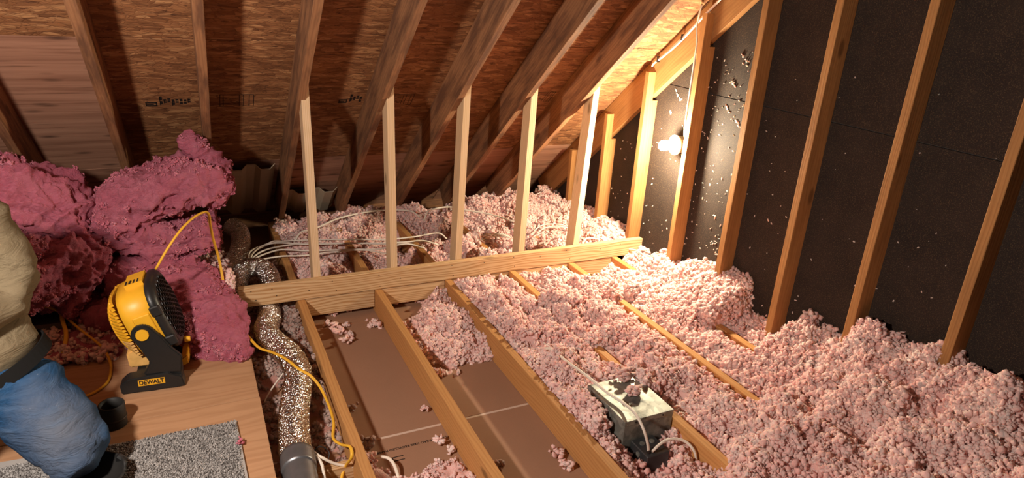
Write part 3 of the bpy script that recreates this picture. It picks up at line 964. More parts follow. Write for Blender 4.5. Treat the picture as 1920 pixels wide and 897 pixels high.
# crumbs clinging to the gable wall
bm = bmesh.new()
rs = random.Random(12)
def crumb(y, z, s):
    m = Matrix.Translation((XG - 0.003, y, z)) @ Matrix.Rotation(rs.uniform(0, 6.28), 4, 'X') @ Matrix.Diagonal((0.004 + s * 0.3, s * rs.uniform(0.7, 1.9), s * rs.uniform(0.35, 0.7), 1))
    bmesh.ops.create_icosphere(bm, subdivisions=1, radius=1.0, matrix=m)
for i in range(330):
    u = rs.random()
    y = rs.choice((rs.uniform(-0.78, 0.5), rs.uniform(-0.75, -0.38), rs.uniform(-1.95, -0.5)))
    z = rs.uniform(0.1, 1.35 if y < -0.2 else 0.85)
    if z > CB - K * y - 0.08: continue
    if y < -1.3 and z > 0.85 and rs.random() < 0.8: continue
    crumb(y, z, rs.choice((0.0022, 0.003, 0.004, 0.0055)))
for y, z in ((-.12, 1.075), (-.14, 1.05), (-.17, 1.03), (-.60, 1.32), (-.63, 1.30), (-.56, 1.18), (-.58, 1.165), (-.68, 1.14), (-.55, 1.05), (-.57, 1.03), (-.69, 1.02), (-.64, 0.99), (-.66, .97), (-.10, .94), (-.6, .45), (-.62, .30), (-.66, .25), (-.64, .31)):
    crumb(y, z, 0.0085)
    crumb(y + 0.01, z + 0.008, 0.006)
tag(bm_obj('insulation_crumbs', bm, M_cream, None, True), 'pale insulation crumbs clinging to the dark gable sheathing', 'insulation', kind='stuff')

# ---------------------------------------------------------------- batts
def batt(name, path, width_dir, lb, seed, rings=220, seg=150, amp=0.03, layer=0.022, sq=3.0, tufts=1500, cat='insulation'):
    """path rows: x, y, z, thickness, width"""
    C = catmull(path, rings)
    P, th, wd = C[:, :3], C[:, 3], C[:, 4]
    Tn = np.gradient(P, axis=0)
    Tn /= np.linalg.norm(Tn, axis=1)[:, None]
    Wd = np.array(width_dir, float)
    vs, nn, lay = [], [], []
    for k in range(rings):
        B = Wd - Tn[k] * (Wd @ Tn[k]); B /= np.linalg.norm(B)
        N = np.cross(B, Tn[k])
        e = min(k, rings - 1 - k) / 7.0
        sh = 1.0 if e >= 1 else math.sqrt(max(0.02, 1 - (1 - e) ** 2))
        for j in range(seg):
            a = 2 * PI * j / seg
            ca, sa = math.cos(a), math.sin(a)
            u = math.copysign(abs(ca) ** (2 / sq), ca)
            v = math.copysign(abs(sa) ** (2 / sq), sa)
            vs.append(P[k] + B * u * wd[k] / 2 * (0.75 + 0.25 * sh) + N * v * th[k] / 2 * sh)
            n_ = B * u / wd[k] + N * v / th[k]
            nn.append(n_ / (np.linalg.norm(n_) + 1e-9))
            lay.append((k / rings * 6.0, v * th[k] / 2, u * wd[k] * 2.0))
    vs, nn, lay = np.array(vs), np.array(nn), np.array(lay)
    side = np.clip(np.abs(lay[:, 2]) / (np.repeat(wd, seg) * 2.0) * 1.3, 0.25, 1)
    d = amp * fbm(vs * 6.5, 3, seed) + 0.45 * amp * fbm(vs * 19, 2, seed + 5) + 0.009 * fbm(vs * 60, 2, seed + 8)
    d += layer * side * fbm(np.c_[lay[:, 0] * 0.9, lay[:, 1] * 44 + 1.8 * fbm(vs * 5, 2, 4), lay[:, 2]], 2, seed + 3)
    fold = 1 - np.abs(vnoise(np.c_[lay[:, 0] * 1.1, vs[:, 1] * 9 + 2.0 * fbm(vs * 4, 2, seed + 6), vs[:, 2] * 16 + 2.0 * fbm(vs * 4, 2, seed + 7)], seed + 12)) * 2.4
    d = d + 0.55 * amp * np.clip(fold, -0.6, 1) + 0.30 * amp * (np.abs(vnoise(vs * 30, seed + 15)) * 2 - 0.6)
    vs = vs + nn * d[:, None]
    fs = [(k * seg + j, k * seg + (j + 1) % seg, (k + 1) * seg + (j + 1) % seg, (k + 1) * seg + j) for k in range(rings - 1) for j in range(seg)]
    fs.append(tuple(range(seg))[::-1])
    fs.append(tuple((rings - 1) * seg + j for j in range(seg)))
    o = mesh_obj(name, vs.tolist(), fs, M_batt, None, True)
    bm = bmesh.new(); bm.from_mesh(o.data)
    bmesh.ops.recalc_face_normals(bm, faces=bm.faces)
    bm.to_mesh(o.data); bm.free()
    tag(o, lb, cat, 'pink fibreglass batts at the left')
    if tufts:
        t_ = bpy.data.objects.new('loose_fibre', o.data.copy())
        col.objects.link(t_)
        t_.parent = o
        t_['kind'] = 'stuff'
        set_dens(t_, np.clip(fbm(vs * 6, 2, seed + 40) * 2.0 + 0.15, 0.0, 1))
        scatter(t_, tufts, 0.25, 0.75, seed, BSRC, False)
    return o
# torn-off batt scraps that lie about are the tufts of the batts, too
BSRC = []
for i, (x, y, z, s, lb) in enumerate([(-0.905, -0.335, 0.022, 1.3, 'deep pink scrap of batt on the deck left of the fan'),
                                  (-0.84, -0.325, 0.018, 1.0, 'small deep pink scrap on the deck just behind the fan base'),
                                  (-0.365, -1.115, 0.016, 0.75, 'tiny pink scrap beside the carpet piece on the deck')]):
    me = clump_mesh('batt_scrap', 300 + i, nb=13, mat=M_fluff)
    o = bpy.data.objects.new('batt_scrap', me)
    col.objects.link(o)
    o.location = (x, y, z + 0.012)
    o.scale = (s, s, s)
    tag(o, lb, 'insulation')
    BSRC.append(o)

batt('insulation_batt', [(-.25, .22, .575, .10, .22), (-.33, .22, .60, .17, .30), (-.45, .22, .615, .20, .36), (-.58, .22, .585, .23, .38), (-.70, .22, .53, .23, .38), (-.745, .22, .44, .20, .38), (-.66, .22, .365, .17, .38), (-.50, .22, .345, .16, .36), (-.39, .22, .35, .15, .30), (-.33, .22, .352, .13, .24)],
     (0, 1, 0), 'large folded pink batt bent back on itself behind the fan', 5, amp=0.026, layer=0.024)
batt('insulation_batt', [(-.425, .27, .845, .07, .10), (-.41, .25, .80, .095, .13), (-.37, .24, .745, .11, .15), (-.325, .22, .69, .12, .16), (-.29, .20, .635, .12, .16)],
     (0, 1, 0), 'narrow pink batt scrap standing up on top of the folded batt', 8, rings=60, seg=36, amp=0.016, layer=0.006)
batt('insulation_batt', [(-1.62, .10, .62, .30, .40), (-1.35, .10, .655, .30, .44), (-1.14, .12, .63, .28, .46), (-1.0, .14, .555, .26, .44), (-.93, .15, .43, .22, .40), (-.92, .16, .30, .20, .36)],
     (0, 1, 0), 'tall pink batt piled against the roof behind the kneeling person', 13, amp=0.032, layer=0.022)
batt('insulation_batt', [(-1.6, -.02, .30, .34, .34), (-1.3, -.02, .33, .36, .36), (-1.1, .0, .33, .36, .36), (-.97, .02, .30, .30, .32), (-.90, .05, .24, .2, .26)],
     (0, 1, 0), 'crumbling pink batt below the tall pile, right of the tan sleeve', 17, amp=0.042, layer=0.022)
batt('insulation_batt', [(-.92, .42, .20, .16, .34), (-.78, .24, .215, .17, .36), (-.62, .04, .20, .16, .36), (-.50, -.14, .155, .15, .36), (-.41, -.32, .09, .12, .30), (-.345, -.43, .045, .07, .20), (-.30, -.485, .03, .035, .10), (-.262, -.505, .028, .018, .03)],
     (0.75, 0.45, 0.05), 'pink batt sloping down to a torn point on the deck edge right of the fan', 23, amp=0.022, layer=0.018)
batt('insulation_batt', [(-.98, .12, .10, .09, .2), (-.90, .0, .105, .10, .2), (-.80, -.08, .10, .10, .18), (-.74, -.11, .09, .06, .12)],
     (0.3, 1, 0), 'low dark pink batt scrap on the deck behind the fan cord', 29, rings=60, seg=36, amp=0.018, layer=0.006)

# ---------------------------------------------------------------- flexible ducts
def flexduct(name, pts, r, lb, pitch=0.0145, parent=None):
    C = catmull(pts, 400)
    Lg = np.linalg.norm(np.diff(C, axis=0), axis=1).sum()
    n = int(Lg / pitch * 4)
    nr = np.random.RandomState(4)
    tbl = nr.uniform(-1, 1, (n + 2, 24))
    def rf(t, a):
        kk = int(t * (n - 1)); j = int(round(a / (2 * PI) * 24)) % 24
        ridge = (0.0, 1.0, 0.55, -0.5)[kk % 4]
        return r * (1 + 0.085 * ridge + 0.022 * tbl[kk, j] + 0.03 * math.sin(3 * a + t * 23))
    o = tube(name, pts, r, M_foil, parent, 24, n, rf)
    if parent is None: tag(o, lb, 'duct')
    return o
D1 = flexduct('flexible_duct', [(-.14, .16, -.045), (-.14, .03, -.060), (-.150, -.06, -.06), (-.178, -.18, -.05), (-.155, -.33, -.045), (-.112, -.48, -.035), (-.097, -.64, -.03), (-.125, -.80, -.03), (-.165, -.97, -.03), (-.183, -1.13, -.03), (-.186, -1.235, -.03)], 0.054,
              'crinkled foil flexible duct snaking between the deck and the leftmost joist')
tp = tube('tape_wrap', [(-.184, -1.195, -.03), (-.187, -1.24, -.03), (-.190, -1.275, -.03)], 0.0605, M_ducttape, None, 24, 8)
tp.parent = D1
cl_ = tube('metal_collar', [(-.189, -1.26, -.03), (-.193, -1.35, -.032), (-.197, -1.5, -.034)], 0.056, M_ducttape, None, 24, 16, lambda t, a: 0.056 + 0.0015 * math.sin(t * 50))
cl_.parent = D1
flexduct('flexible_duct', [(-.10, .13, -.05), (-.105, .24, .03), (-.125, .32, .06), (-.175, .36, .065), (-.235, .335, .055), (-.265, .27, .03), (-.285, .17, -.03)], 0.050, 'shiny foil duct loop just behind the left end of the pale plate')
flexduct('flexible_duct', [(-.30, .62, -.06), (-.245, .72, -.02), (-.20, .86, .03), (-.205, .98, .06), (-.245, 1.05, .075)], 0.052, 'foil duct end poking up in the dark eave below the vent chute')

# ---------------------------------------------------------------- cables
def cable(pts, r, lb, mat=M_white_cable, name='cable', group=None, flat=1.0, parent=None, cat='cable'):
    o = tube(name, pts, r, mat, parent, 8, None, None, flat)
    if parent is None: tag(o, lb, cat, group)
    return o
G = 'white cables crossing behind the knee studs'
B = .035
def cz(pts, z): return [(x, y, z) for x, y in pts]
ext = [(-.19, .45, .02)]
cable(ext + cz([(-.159, .609), (-.085, .72), (.02, .769), (.192, .747), (.394, .694), (.645, .621), (.819, .613), (.991, .634)], .042) + [(1.05, .62, .0)], .0048, 'uppermost long white cable of the bundle behind the knee studs', group=G)
cable(ext + cz([(-.152, .585), (-.06, .683), (.084, .713), (.183, .694), (.383, .645), (.632, .574), (.777, .552), (.853, .538)], .036) + [(.95, .53, .01)], .0052, 'second white cable from the back of the bundle', group=G)
cable(ext + cz([(-.171, .632), (-.075, .726), (.016, .734), (.177, .66), (.397, .61), (.62, .532), (.746, .524), (.848, .524)], .047) + [(.95, .515, .01)], .0048, 'white cable lying on top of the bundle', group=G)
cable([(-.18, .42, .02)] + cz([(-.15, .557), (-.024, .652), (.053, .639), (.165, .589), (.422, .533), (.53, .499), (.613, .504), (.746, .53)], .033) + [(.86, .50, .0)], .0052, 'white cable near the front of the bundle', group=G)
cable([(-.18, .40, .02)] + cz([(-.143, .528), (-.016, .564), (.079, .545), (.161, .536), (.259, .546), (.359, .532), (.422, .533), (.508, .497)], .028) + [(.62, .47, .0)], .0048, 'front most white cable of the bundle behind the knee studs', group=G)
cable([(-.19, .58, .03)] + cz([(-.118, .676), (-.063, .733), (-.009, .768)], .05) + [(.08, .80, .02)], .0045, 'short tan cable at the back left of the bundle', group=G)
cable([(.10, .79, .02)] + cz([(.147, .819), (.211, .852), (.285, .903), (.405, 1.008), (.522, 1.067), (.662, 1.104), (.773, 1.104), (.866, 1.081), (.937, 1.026)], .07) + [(.98, .98, .04)], .0062, 'single white cable arching up to the left behind the first two knee studs')
cable([(1.0, .95, .02)] + cz([(1.036, .978), (1.087, 1.015), (1.16, 1.039), (1.236, 1.03), (1.308, .941), (1.405, .853), (1.486, .733), (1.529, .626), (1.553, .607)], .075) + [(1.62, .58, .03)], .0065, 'single white cable arching behind the third and fourth knee studs')
for i, dy in enumerate((0.0, .03, .055)):
    cable([(1.20, .50 + dy, -.01), (1.28, .52 + dy, .012), (1.38, .53 + dy, .016), (1.47, .51 + dy, .0)], .0045, ('nearest', 'middle', 'farthest')[i] + ' of three short cable runs in the gap before the fourth knee stud', group='parallel cable runs before the fourth stud')
for i, dy in enumerate((0.0, .05)):
    cable([(1.62, .42 + dy, .05), (1.70, .45 + dy, .072), (1.80, .44 + dy, .074), (1.90, .43 + dy, .05)], .0042, ('nearer', 'farther')[i] + ' half buried white cable strand between the fourth and fifth knee studs', group='half buried cable strands')
cable([(1.78, .10, .06), (1.83, .14, .09), (1.90, .11, .09), (1.96, .09, .06)], .006, 'white cable loop peeping over the plate right of the fifth knee stud')
cable([(2.075, .03, .03), (2.083, -.06, .055), (2.088, -.15, .05), (2.09, -.24, .03)], .005, 'white cable poking out of the insulation at the right end of the plate')
ext_cord = cable([(-.592, -.43, .437), (-.538, -.42, .52), (-.483, -.38, .58), (-.429, -.3, .602), (-.386, -.22, .593), (-.373, -.18, .561), (-.372, -.15, .513), (-.365, -.1, .417), (-.353, -.05, .325), (-.345, -.05, .24), (-.34, -.12, .16), (-.325, -.2, .08), (-.294, -.28, .045),
       (-.263, -.404, .04), (-.233, -.49, .035), (-.189, -.549, .038), (-.145, -.647, .052), (-.103, -.729, .040), (-.068, -.774, .03), (-.040, -.812, .0), (-.026, -.879, -.02), (-.021, -.963, -.03), (-.027, -1.052, -.03), (-.044, -1.125, -.04), (-.028, -1.192, -.025), (-.010, -1.262, .010), (-.014, -1.300, -.005), (-.027, -1.25, -.08), (-.048, -1.275, -.115), (-.06, -1.36, -.125)], .0062,
      'yellow extension cord arching from the fan and dropping over the foil duct', M_yellow_cord, 'extension_cord', flat=0.8, cat='cord')
cable([(-1.30, -.15, .22), (-1.18, -.115, .215), (-1.113, -.094, .2), (-1.062, -.075, .18), (-1.011, -.068, .14), (-.929, -.169, .09), (-.846, -.28, .05), (-.813, -.372, .03), (-.804, -.446, .02), (-.812, -.539, .018), (-.858, -.601, .018), (-.93, -.63, .018)], .0055,
      'thin yellow cord curving over the deck from the person to the fan', M_yellow_cord, 'power_cord', cat='cord')
cable([(-.90, .20, .10), (-.94, .20, .115), (-.982, .189, .12), (-1.013, .141, .13), (-1.012, .008, .13), (-.995, -.113, .12), (-.974, -.207, .1), (-.977, -.27, .07), (-.997, -.309, .04), (-1.024, -.344, .02), (-1.08, -.37, .018)], .0085,
      'thick yellow cord looping upright beside the dark carton', M_yellow_cord, 'power_cord', flat=0.6, cat='cord')
cable([(-.115, -.54, -.05), (-.128, -.554, -.05), (-.155, -.583, -.06), (-.195, -.624, -.08), (-.234, -.675, -.1), (-.251, -.7, -.12)], .0035, 'thin pale cable hanging into the dark gap left of the duct')
cable([(-.17, -1.11, -.07), (-.161, -1.122, -.045), (-.139, -1.166, -.03), (-.111, -1.224, -.03), (-.059, -1.242, -.065), (.004, -1.251, -.09)], .0055, 'white cable from the duct tape to the leftmost joist')
cable([(-.16, -1.12, -.07), (-.15, -1.142, -.04), (-.127, -1.208, -.03), (-.113, -1.262, -.03), (-.112, -1.306, -.05), (-.115, -1.36, -.08)], .0055, 'white cable curling down past the duct tape')
cable([(.062, -1.20, -.135), (.085, -1.203, -.118), (.097, -1.211, -.108), (.122, -1.238, -.092), (.137, -1.266, -.09), (.144, -1.299, -.1), (.145, -1.36, -.13)], .006, 'white cable loop on the drywall right of the leftmost joist')
cable([(-.13, -1.17, -.06), (-.10, -1.155, -.04), (-.07, -1.175, -.06), (-.09, -1.205, -.09), (-.12, -1.19, -.10), (-.10, -1.16, -.08)], .002, 'curl of thin black wire near the duct tape', M_black)
for x0, z0 in ((-.135, -.123),):
    o = board('cross_block', 0.30, T, 0.06, axes((-.283, -1.255, -.137), (1, 0, 0), (0, 1, 0), (0, 0, 1)), M_new)
    tag(o, 'pale block across the duct bay below the yellow cord', 'block')
# cables on the end rafter, with staples
c1 = cable([(2.128, .075, 1.19), (2.126, .054, 1.212), (2.124, -.001, 1.243), (2.124, -.128, 1.33), (2.122, -.225, 1.41), (2.122, -.297, 1.476), (2.122, -.367, 1.534), (2.122, -.6, 1.73)], .0055, 'white cable pair member stapled along the end rafter above the bulb')
cable([(2.130, .075, 1.20), (2.129, .04, 1.228), (2.128, -.05, 1.285), (2.126, -.14, 1.352), (2.126, -.235, 1.43), (2.124, -.31, 1.495), (2.124, -.38, 1.55), (2.124, -.6, 1.74)], .0055, 'upper white cable running beside it along the end rafter')
cable([(2.085, -.335, 1.56), (2.085, -.325, 1.50), (2.088, -.318, 1.44), (2.089, -.336, 1.36), (2.0895, -.338, 1.24), (2.0895, -.339, 1.0), (2.095, -.336, .90), (2.115, -.32, .845)], .005, 'white cable dropping down the stud edge to the bulb fitting')
for y, z in ((.02, 1.232), (-.17, 1.372)):
    bm = bmesh.new()
    box_bm(bm, (2.115, y - .004, z - .012), (2.135, y + .004, z + .022), .001)
    o = bm_obj('cable_staple', bm, M_nail, c1)

# ---------------------------------------------------------------- bulb fitting
lamp = tag(empty('lamp_holder', (2.14, -.283, .793)), 'white porcelain lamp holder with a glowing bare bulb between two gable studs', 'lamp')
def lathe(prof, seg, mw, name, mat, parent, smooth=True):
    """prof: (axial, radius) along local x"""
    vs, fs = [], []
    for a, r in prof:
        for j in range(seg):
            t = 2 * PI * j / seg
            vs.append((a, r * math.cos(t), r * math.sin(t)))
    n = len(prof)
    for i in range(n - 1):
        for j in range(seg):
            fs.append((i * seg + j, i * seg + (j + 1) % seg, (i + 1) * seg + (j + 1) % seg, (i + 1) * seg + j))
    fs.append(tuple(range(seg))[::-1]); fs.append(tuple((n - 1) * seg + j for j in range(seg)))
    o = mesh_obj(name, vs, fs, mat, None, smooth)
    bm = bmesh.new(); bm.from_mesh(o.data); bmesh.ops.recalc_face_normals(bm, faces=bm.faces); bm.to_mesh(o.data); bm.free()
    o.matrix_local = mw
    if parent is not None: o.parent = parent
    return o
LX = axes((0, 0, 0), (-1, 0, 0), (0, -1, 0), (0, 0, 1))
lathe([(0.004, .050), (0.045, .050)], 8, LX, 'octagon_box', M_galv, lamp, False)
bm = bmesh.new(); box_bm(bm, (-.004, -.0605, -.02), (.012, .03, .02), .001)
bm_obj('mounting_bracket', bm, M_galv, lamp)
lathe([(0.045, .040), (0.047, .057), (0.056, .0585), (0.061, .053), (0.064, .030), (0.068, .027), (0.078, .026), (0.080, .021)], 40, LX, 'porcelain_base', M_porc, lamp)
lathe([(0.079, .0165), (0.090, .0165), (0.092, .0150)], 24, LX, 'socket', M_brass, lamp)
lathe([(0.092, .0145), (0.098, .017), (0.108, .0245), (0.120, .0295), (0.133, .0305), (0.145, .028), (0.155, .0215), (0.161, .012), (0.163, .001)], 32, LX, 'light_bulb', M_bulb, lamp)['label'] = 'glowing white bulb'

# ---------------------------------------------------------------- recessed metal box and junction box
BXX, BXY, BXZ = (0.978, 1.2145), (-1.542, -1.268), (-0.137, 0.045)
can = tag(empty('metal_light_box', (1.095, -1.405, -0.138)), 'galvanised metal recessed light box standing between two joists in pink insulation', 'box')
def part_at(o, parent):
    o.parent = parent
    o.matrix_parent_inverse = Matrix.Translation(parent.location).inverted() if parent.rotation_euler[2] == 0 else parent.matrix_world.inverted()
    return o
bm = bmesh.new(); box_bm(bm, (BXX[0] + .002, BXY[0] + .002, BXZ[0]), (BXX[1] - .002, BXY[1] - .002, BXZ[1] - .002), .001)
part_at(bm_obj('body', bm, M_galv), can)
bm = bmesh.new(); box_bm(bm, (BXX[0], BXY[0], BXZ[1] - .022), (BXX[1], BXY[1], BXZ[1]), .0015)
part_at(bm_obj('lid', bm, M_galv), can)
for x in (1.03, 1.16):
    bm = bmesh.new()
    bmesh.ops.create_cone(bm, cap_ends=True, segments=10, radius1=.004, radius2=.004, depth=.003, matrix=Matrix.Translation((x, BXY[0] - .001, .034)) @ Matrix.Rotation(PI / 2, 4, 'X'))
    part_at(bm_obj('screw', bm, M_nail), can)
jb = tag(empty('junction_box', (1.07, -1.6, -0.138)), 'small dark steel junction box against the near side of the metal light box', 'box')
bm = bmesh.new(); box_bm(bm, (1.015, -1.655, -.137), (1.12, -1.545, -.045), .003)
part_at(bm_obj('body', bm, plain('dark_galvanised', (0.10, 0.105, 0.11), 0.4, 0.7, noise=0.3)), jb)
def small_disc(nm, r1, r2, dp, mw, mat, par, sg=14):
    bm = bmesh.new()
    bmesh.ops.create_cone(bm, cap_ends=True, segments=sg, radius1=r1, radius2=r2, depth=dp, matrix=mw)
    part_at(bm_obj(nm, bm, mat), par)
for x, y in ((1.045, -1.58), (1.09, -1.58)): small_disc('knockout', .011, .011, .004, Matrix.Translation((x, y, -.044)), M_galv, jb)
for z in (-.07, -.105): small_disc('knockout', .011, .011, .004, Matrix.Translation((1.014, -1.6, z)) @ Matrix.Rotation(PI / 2, 4, 'Y'), M_galv, jb)
for x in (1.037, 1.056): small_disc('cable_clamp', .009, .007, .014, Matrix.Translation((x, -1.632, -.038)), M_nail, jb)
cable([(.955, -.94, .045), (.968, -.976, .055), (.979, -1.078, .055), (.998, -1.225, .060), (1.01, -1.367, .062), (1.026, -1.453, .066), (1.013, -1.545, .085), (1.008, -1.612, .062), (1.027, -1.628, .0), (1.037, -1.632, -.045)], .0058, 'white cable lying across the metal box lid into the junction box', flat=1.0)
cable([(.966, -.97, .054), (.955, -1.037, .045), (.936, -1.103, .028)], .003, 'thin stripped wire end lying on the insulation left of the metal box')
cable([(.968, -.975, .056), (.956, -.955, .068), (.943, -.935, .074)], .002, 'curled bare wire tip above the insulation left of the metal box')
cable([(1.052, -1.632, -.045), (1.05, -1.645, -.025), (1.066, -1.645, -.012), (1.106, -1.640, -.002), (1.149, -1.648, -.002), (1.18, -1.670, -.01), (1.195, -1.70, -.03), (1.205, -1.715, -.07)], .0055, 'white cable looping from the junction box to the joist on its right')
o = bpy.data.objects.new('insulation_clump', clump_mesh('insulation_clump', 77, nb=26, R=.036, r=.013))
col.objects.link(o); o.location = (1.115, -1.392, .062); o.scale = (1.15, .95, .62)
tag(o, 'pink tuft sitting in the middle of the metal box lid', 'insulation')
o = bpy.data.objects.new('insulation_clump', clump_mesh('insulation_clump', 78, nb=34, R=.055, r=.015))
col.objects.link(o); o.location = (1.15, -1.285, .066); o.scale = (1.2, .7, .6)
tag(o, 'wide pink tuft along the far edge of the metal box lid', 'insulation')
o = bpy.data.objects.new('insulation_clump', clump_mesh('insulation_clump', 79, nb=16, mat=M_grey))
col.objects.link(o); o.location = (.885, -1.475, .015); o.scale = (.8, .8, .5)
tag(o, 'dark dusty tuft on the joist edge left of the metal box', 'insulation')
# paper tag sticking out by the gable stud
bm = bmesh.new(); box_bm(bm, (0, 0, 0), (.012, .10, .003))
o = bm_obj('cable_stub', bm, M_porc); o.location = (1.885, -1.47, .055); o.rotation_euler = (-.25, 0, .2)
tag(o, 'pale flat strip poking out of the insulation by a gable stud', 'strip')

# ---------------------------------------------------------------- vent chutes
def chute(x0, x1, y_top, y_bot, c, nrib, lb, hgt=0.030):
    xs, zs = [], []
    wdt = (x1 - x0) / nrib
    for i in range(nrib):
        a = x0 + i * wdt
        xs += [a, a + wdt * .30, a + wdt * .48, a + wdt * .80]
        zs += [0, 0, -hgt, -hgt]
    xs.append(x1); zs.append(0)
    vs = []
    for off in (0.0, 0.006):
        for y in (y_top, y_bot):
            for x, z in zip(xs, zs):
                vs.append(Vector((x, y, c - K * y)) + V_N * (z + off))
    n = len(xs); fs = []
    for L_ in (0, 2):
        for i in range(n - 1): fs.append((L_ * n + i, L_ * n + i + 1, (L_ + 1) * n + i + 1, (L_ + 1) * n + i))
    for i in range(n - 1):
        fs.append((i, 2 * n + i, 2 * n + i + 1, i + 1)); fs.append((n + i, n + i + 1, 3 * n + i + 1, 3 * n + i))
    fs.append((0, n, 3 * n, 2 * n)); fs.append((n - 1, 3 * n - 1 + 0, 4 * n - 1, 2 * n - 1))
    o = mesh_obj('vent_chute', vs, fs, M_foam)
    tag(o, lb, 'vent')
chute(-.29, .03, .875, 1.40, 1.235, 2, 'tan corrugated attic vent chute under the roof right of the folded batt', 0.034)
chute(.115, .46, 1.20, 1.45, 1.235, 2, 'low tan vent chute end just right of the leftmost knee stud rafter', 0.034)

# ---------------------------------------------------------------- fan
fan = tag(empty('jobsite_fan', (-0.630, -0.47, 0.0125), math.radians(-4)), 'yellow and black jobsite fan standing on the plywood deck', 'fan')
fan.scale = (1.06, 1.04, 1.06)
def fpart(o, parent=None):
    o.parent = parent or fan
    return o
# head: profile rings along the local x axis, squarish section, tilted up
HEAD = Matrix.Translation((0.012, 0.0, 0.245)) @ Matrix.Rotation(math.radians(-17), 4, 'Y')
def ringshape(a, r, seg=48, sq=3.2, oy=0.0, oz=0.0):
    pts = []
    for j in range(seg):
        t = 2 * PI * j / seg
        c_, s_ = math.cos(t), math.sin(t)
        q = (abs(c_) ** sq + abs(s_) ** sq) ** (-1 / sq)
        pts.append((a, oy + r * q * c_, oz + r * q * s_))
    return pts
def loft(rings, name, mat, parent, cap0=True, cap1=True, mw=HEAD, smooth=True):
    seg = len(rings[0]); vs = [p for r in rings for p in r]
    fs = [(i * seg + j, i * seg + (j + 1) % seg, (i + 1) * seg + (j + 1) % seg, (i + 1) * seg + j) for i in range(len(rings) - 1) for j in range(seg)]
    if cap0: fs.append(tuple(range(seg))[::-1])
    if cap1: fs.append(tuple((len(rings) - 1) * seg + j for j in range(seg)))
    o = mesh_obj(name, vs, fs, mat, None, smooth)
    bm = bmesh.new(); bm.from_mesh(o.data); bmesh.ops.recalc_face_normals(bm, faces=bm.faces); bm.to_mesh(o.data); bm.free()
    o.matrix_local = mw
    fpart(o, parent)
    return o
R0 = 0.135
hd = loft([ringshape(-.075, R0 - .013), ringshape(-.072, R0 - .004), ringshape(-.05, R0), ringshape(.03, R0 + .002), ringshape(.033, R0 - .003), ringshape(.033, R0 - .02), ringshape(-.07, R0 - .025)], 'housing', M_fany, fan, False, False)
# dark motor core behind the rear guard
loft([ringshape(-.13, .035, sq=2), ringshape(-.12, .05, sq=2), ringshape(-.06, .085, sq=2), ringshape(-.02, .10, sq=2), ringshape(.02, .10, sq=2)], 'motor_core', M_fandust, fan)
# rear guard slats: horizontal ribs bowed back, each its own piece
slat_top = [(z, 1) for z in np.linspace(-.112, .112, 17)]
for z, _ in slat_top:
    pts = []
    half = math.sqrt(max(0.0, (R0 - .012) ** 2 - 0)) * (1 - (abs(z) / (R0)) ** 3.2) ** (1 / 3.2)
    for u in np.linspace(-1, 1, 13):
        y = u * half
        q = 1 - (abs(y) / (R0)) ** 2.4 * 0.9
        q2 = 1 - (abs(z) / (R0)) ** 2.2 * 0.75
        pts.append((-.070 - .075 * max(0, q) * max(0, q2), y, z))
    vs, fs = [], []
    for p in pts:
        for dx, dz in ((0, -.0036), (0, .0036), (.012, .0036), (.012, -.0036)):
            vs.append((p[0] + dx, p[1], p[2] + dz))
    for i in range(12):
        for j in range(4): fs.append((i * 4 + j, i * 4 + (j + 1) % 4, (i + 1) * 4 + (j + 1) % 4, (i + 1) * 4 + j))
    fs += [(3, 2, 1, 0), (48, 49, 50, 51)]
    o = mesh_obj('rear_slat', vs, fs, M_fany if z > -.03 else M_fandust)
    fpart(o, hd)
for yy in (-.075, 0.0, .075):     # upright ribs across the slats
    pts = []
    for z in np.linspace(-.118, .118, 13):
        q = 1 - (abs(yy) / R0) ** 2.4 * 0.9
        q2 = 1 - (abs(z) / R0) ** 2.2 * 0.75
        pts.append((-.068 - .075 * q * max(0, q2), yy, z))
    o = tube('rear_rib', pts, .0045, M_fany, None, 6, 24)
    fpart(o, hd)
# solid yellow shell on the upper side (top handle with slots and printed marks)
loft([[(-.035, -.05, R0 - .004), (-.035, .05, R0 - .004), (-.035, .05, R0 + .016), (-.035, -.05, R0 + .016)], [(.028, -.05, R0 - .004), (.028, .05, R0 - .004), (.028, .05, R0 + .016), (.028, -.05, R0 + .016)]], 'top_panel', M_fany, fan, smooth=False)
bm = bmesh.new()
box_bm(bm, (-.04, -R0 - .0085, -.035), (.02, -R0 + .006, .055), .003)
o = bm_obj('side_panel', bm, M_fany); o.matrix_local = HEAD; fpart(o)
bm = bmesh.new()
for i in range(2): box_bm(bm, (-.004 + .013 * i, -.047, R0 + .0158), (.001 + .013 * i, -.015, R0 + .0172))
for i, (a, b, c_, d_) in enumerate(((-.032, -.046, -.026, -.012), (-.022, -.040, -.012, -.034), (-.022, -.026, -.010, -.020), (-.017, -.046, -.013, -.014))): box_bm(bm, (a, b, R0 + .0158), (c_, d_, R0 + .0172))
o = bm_obj('printed_marks', bm, M_ink); o.matrix_local = HEAD; fpart(o)
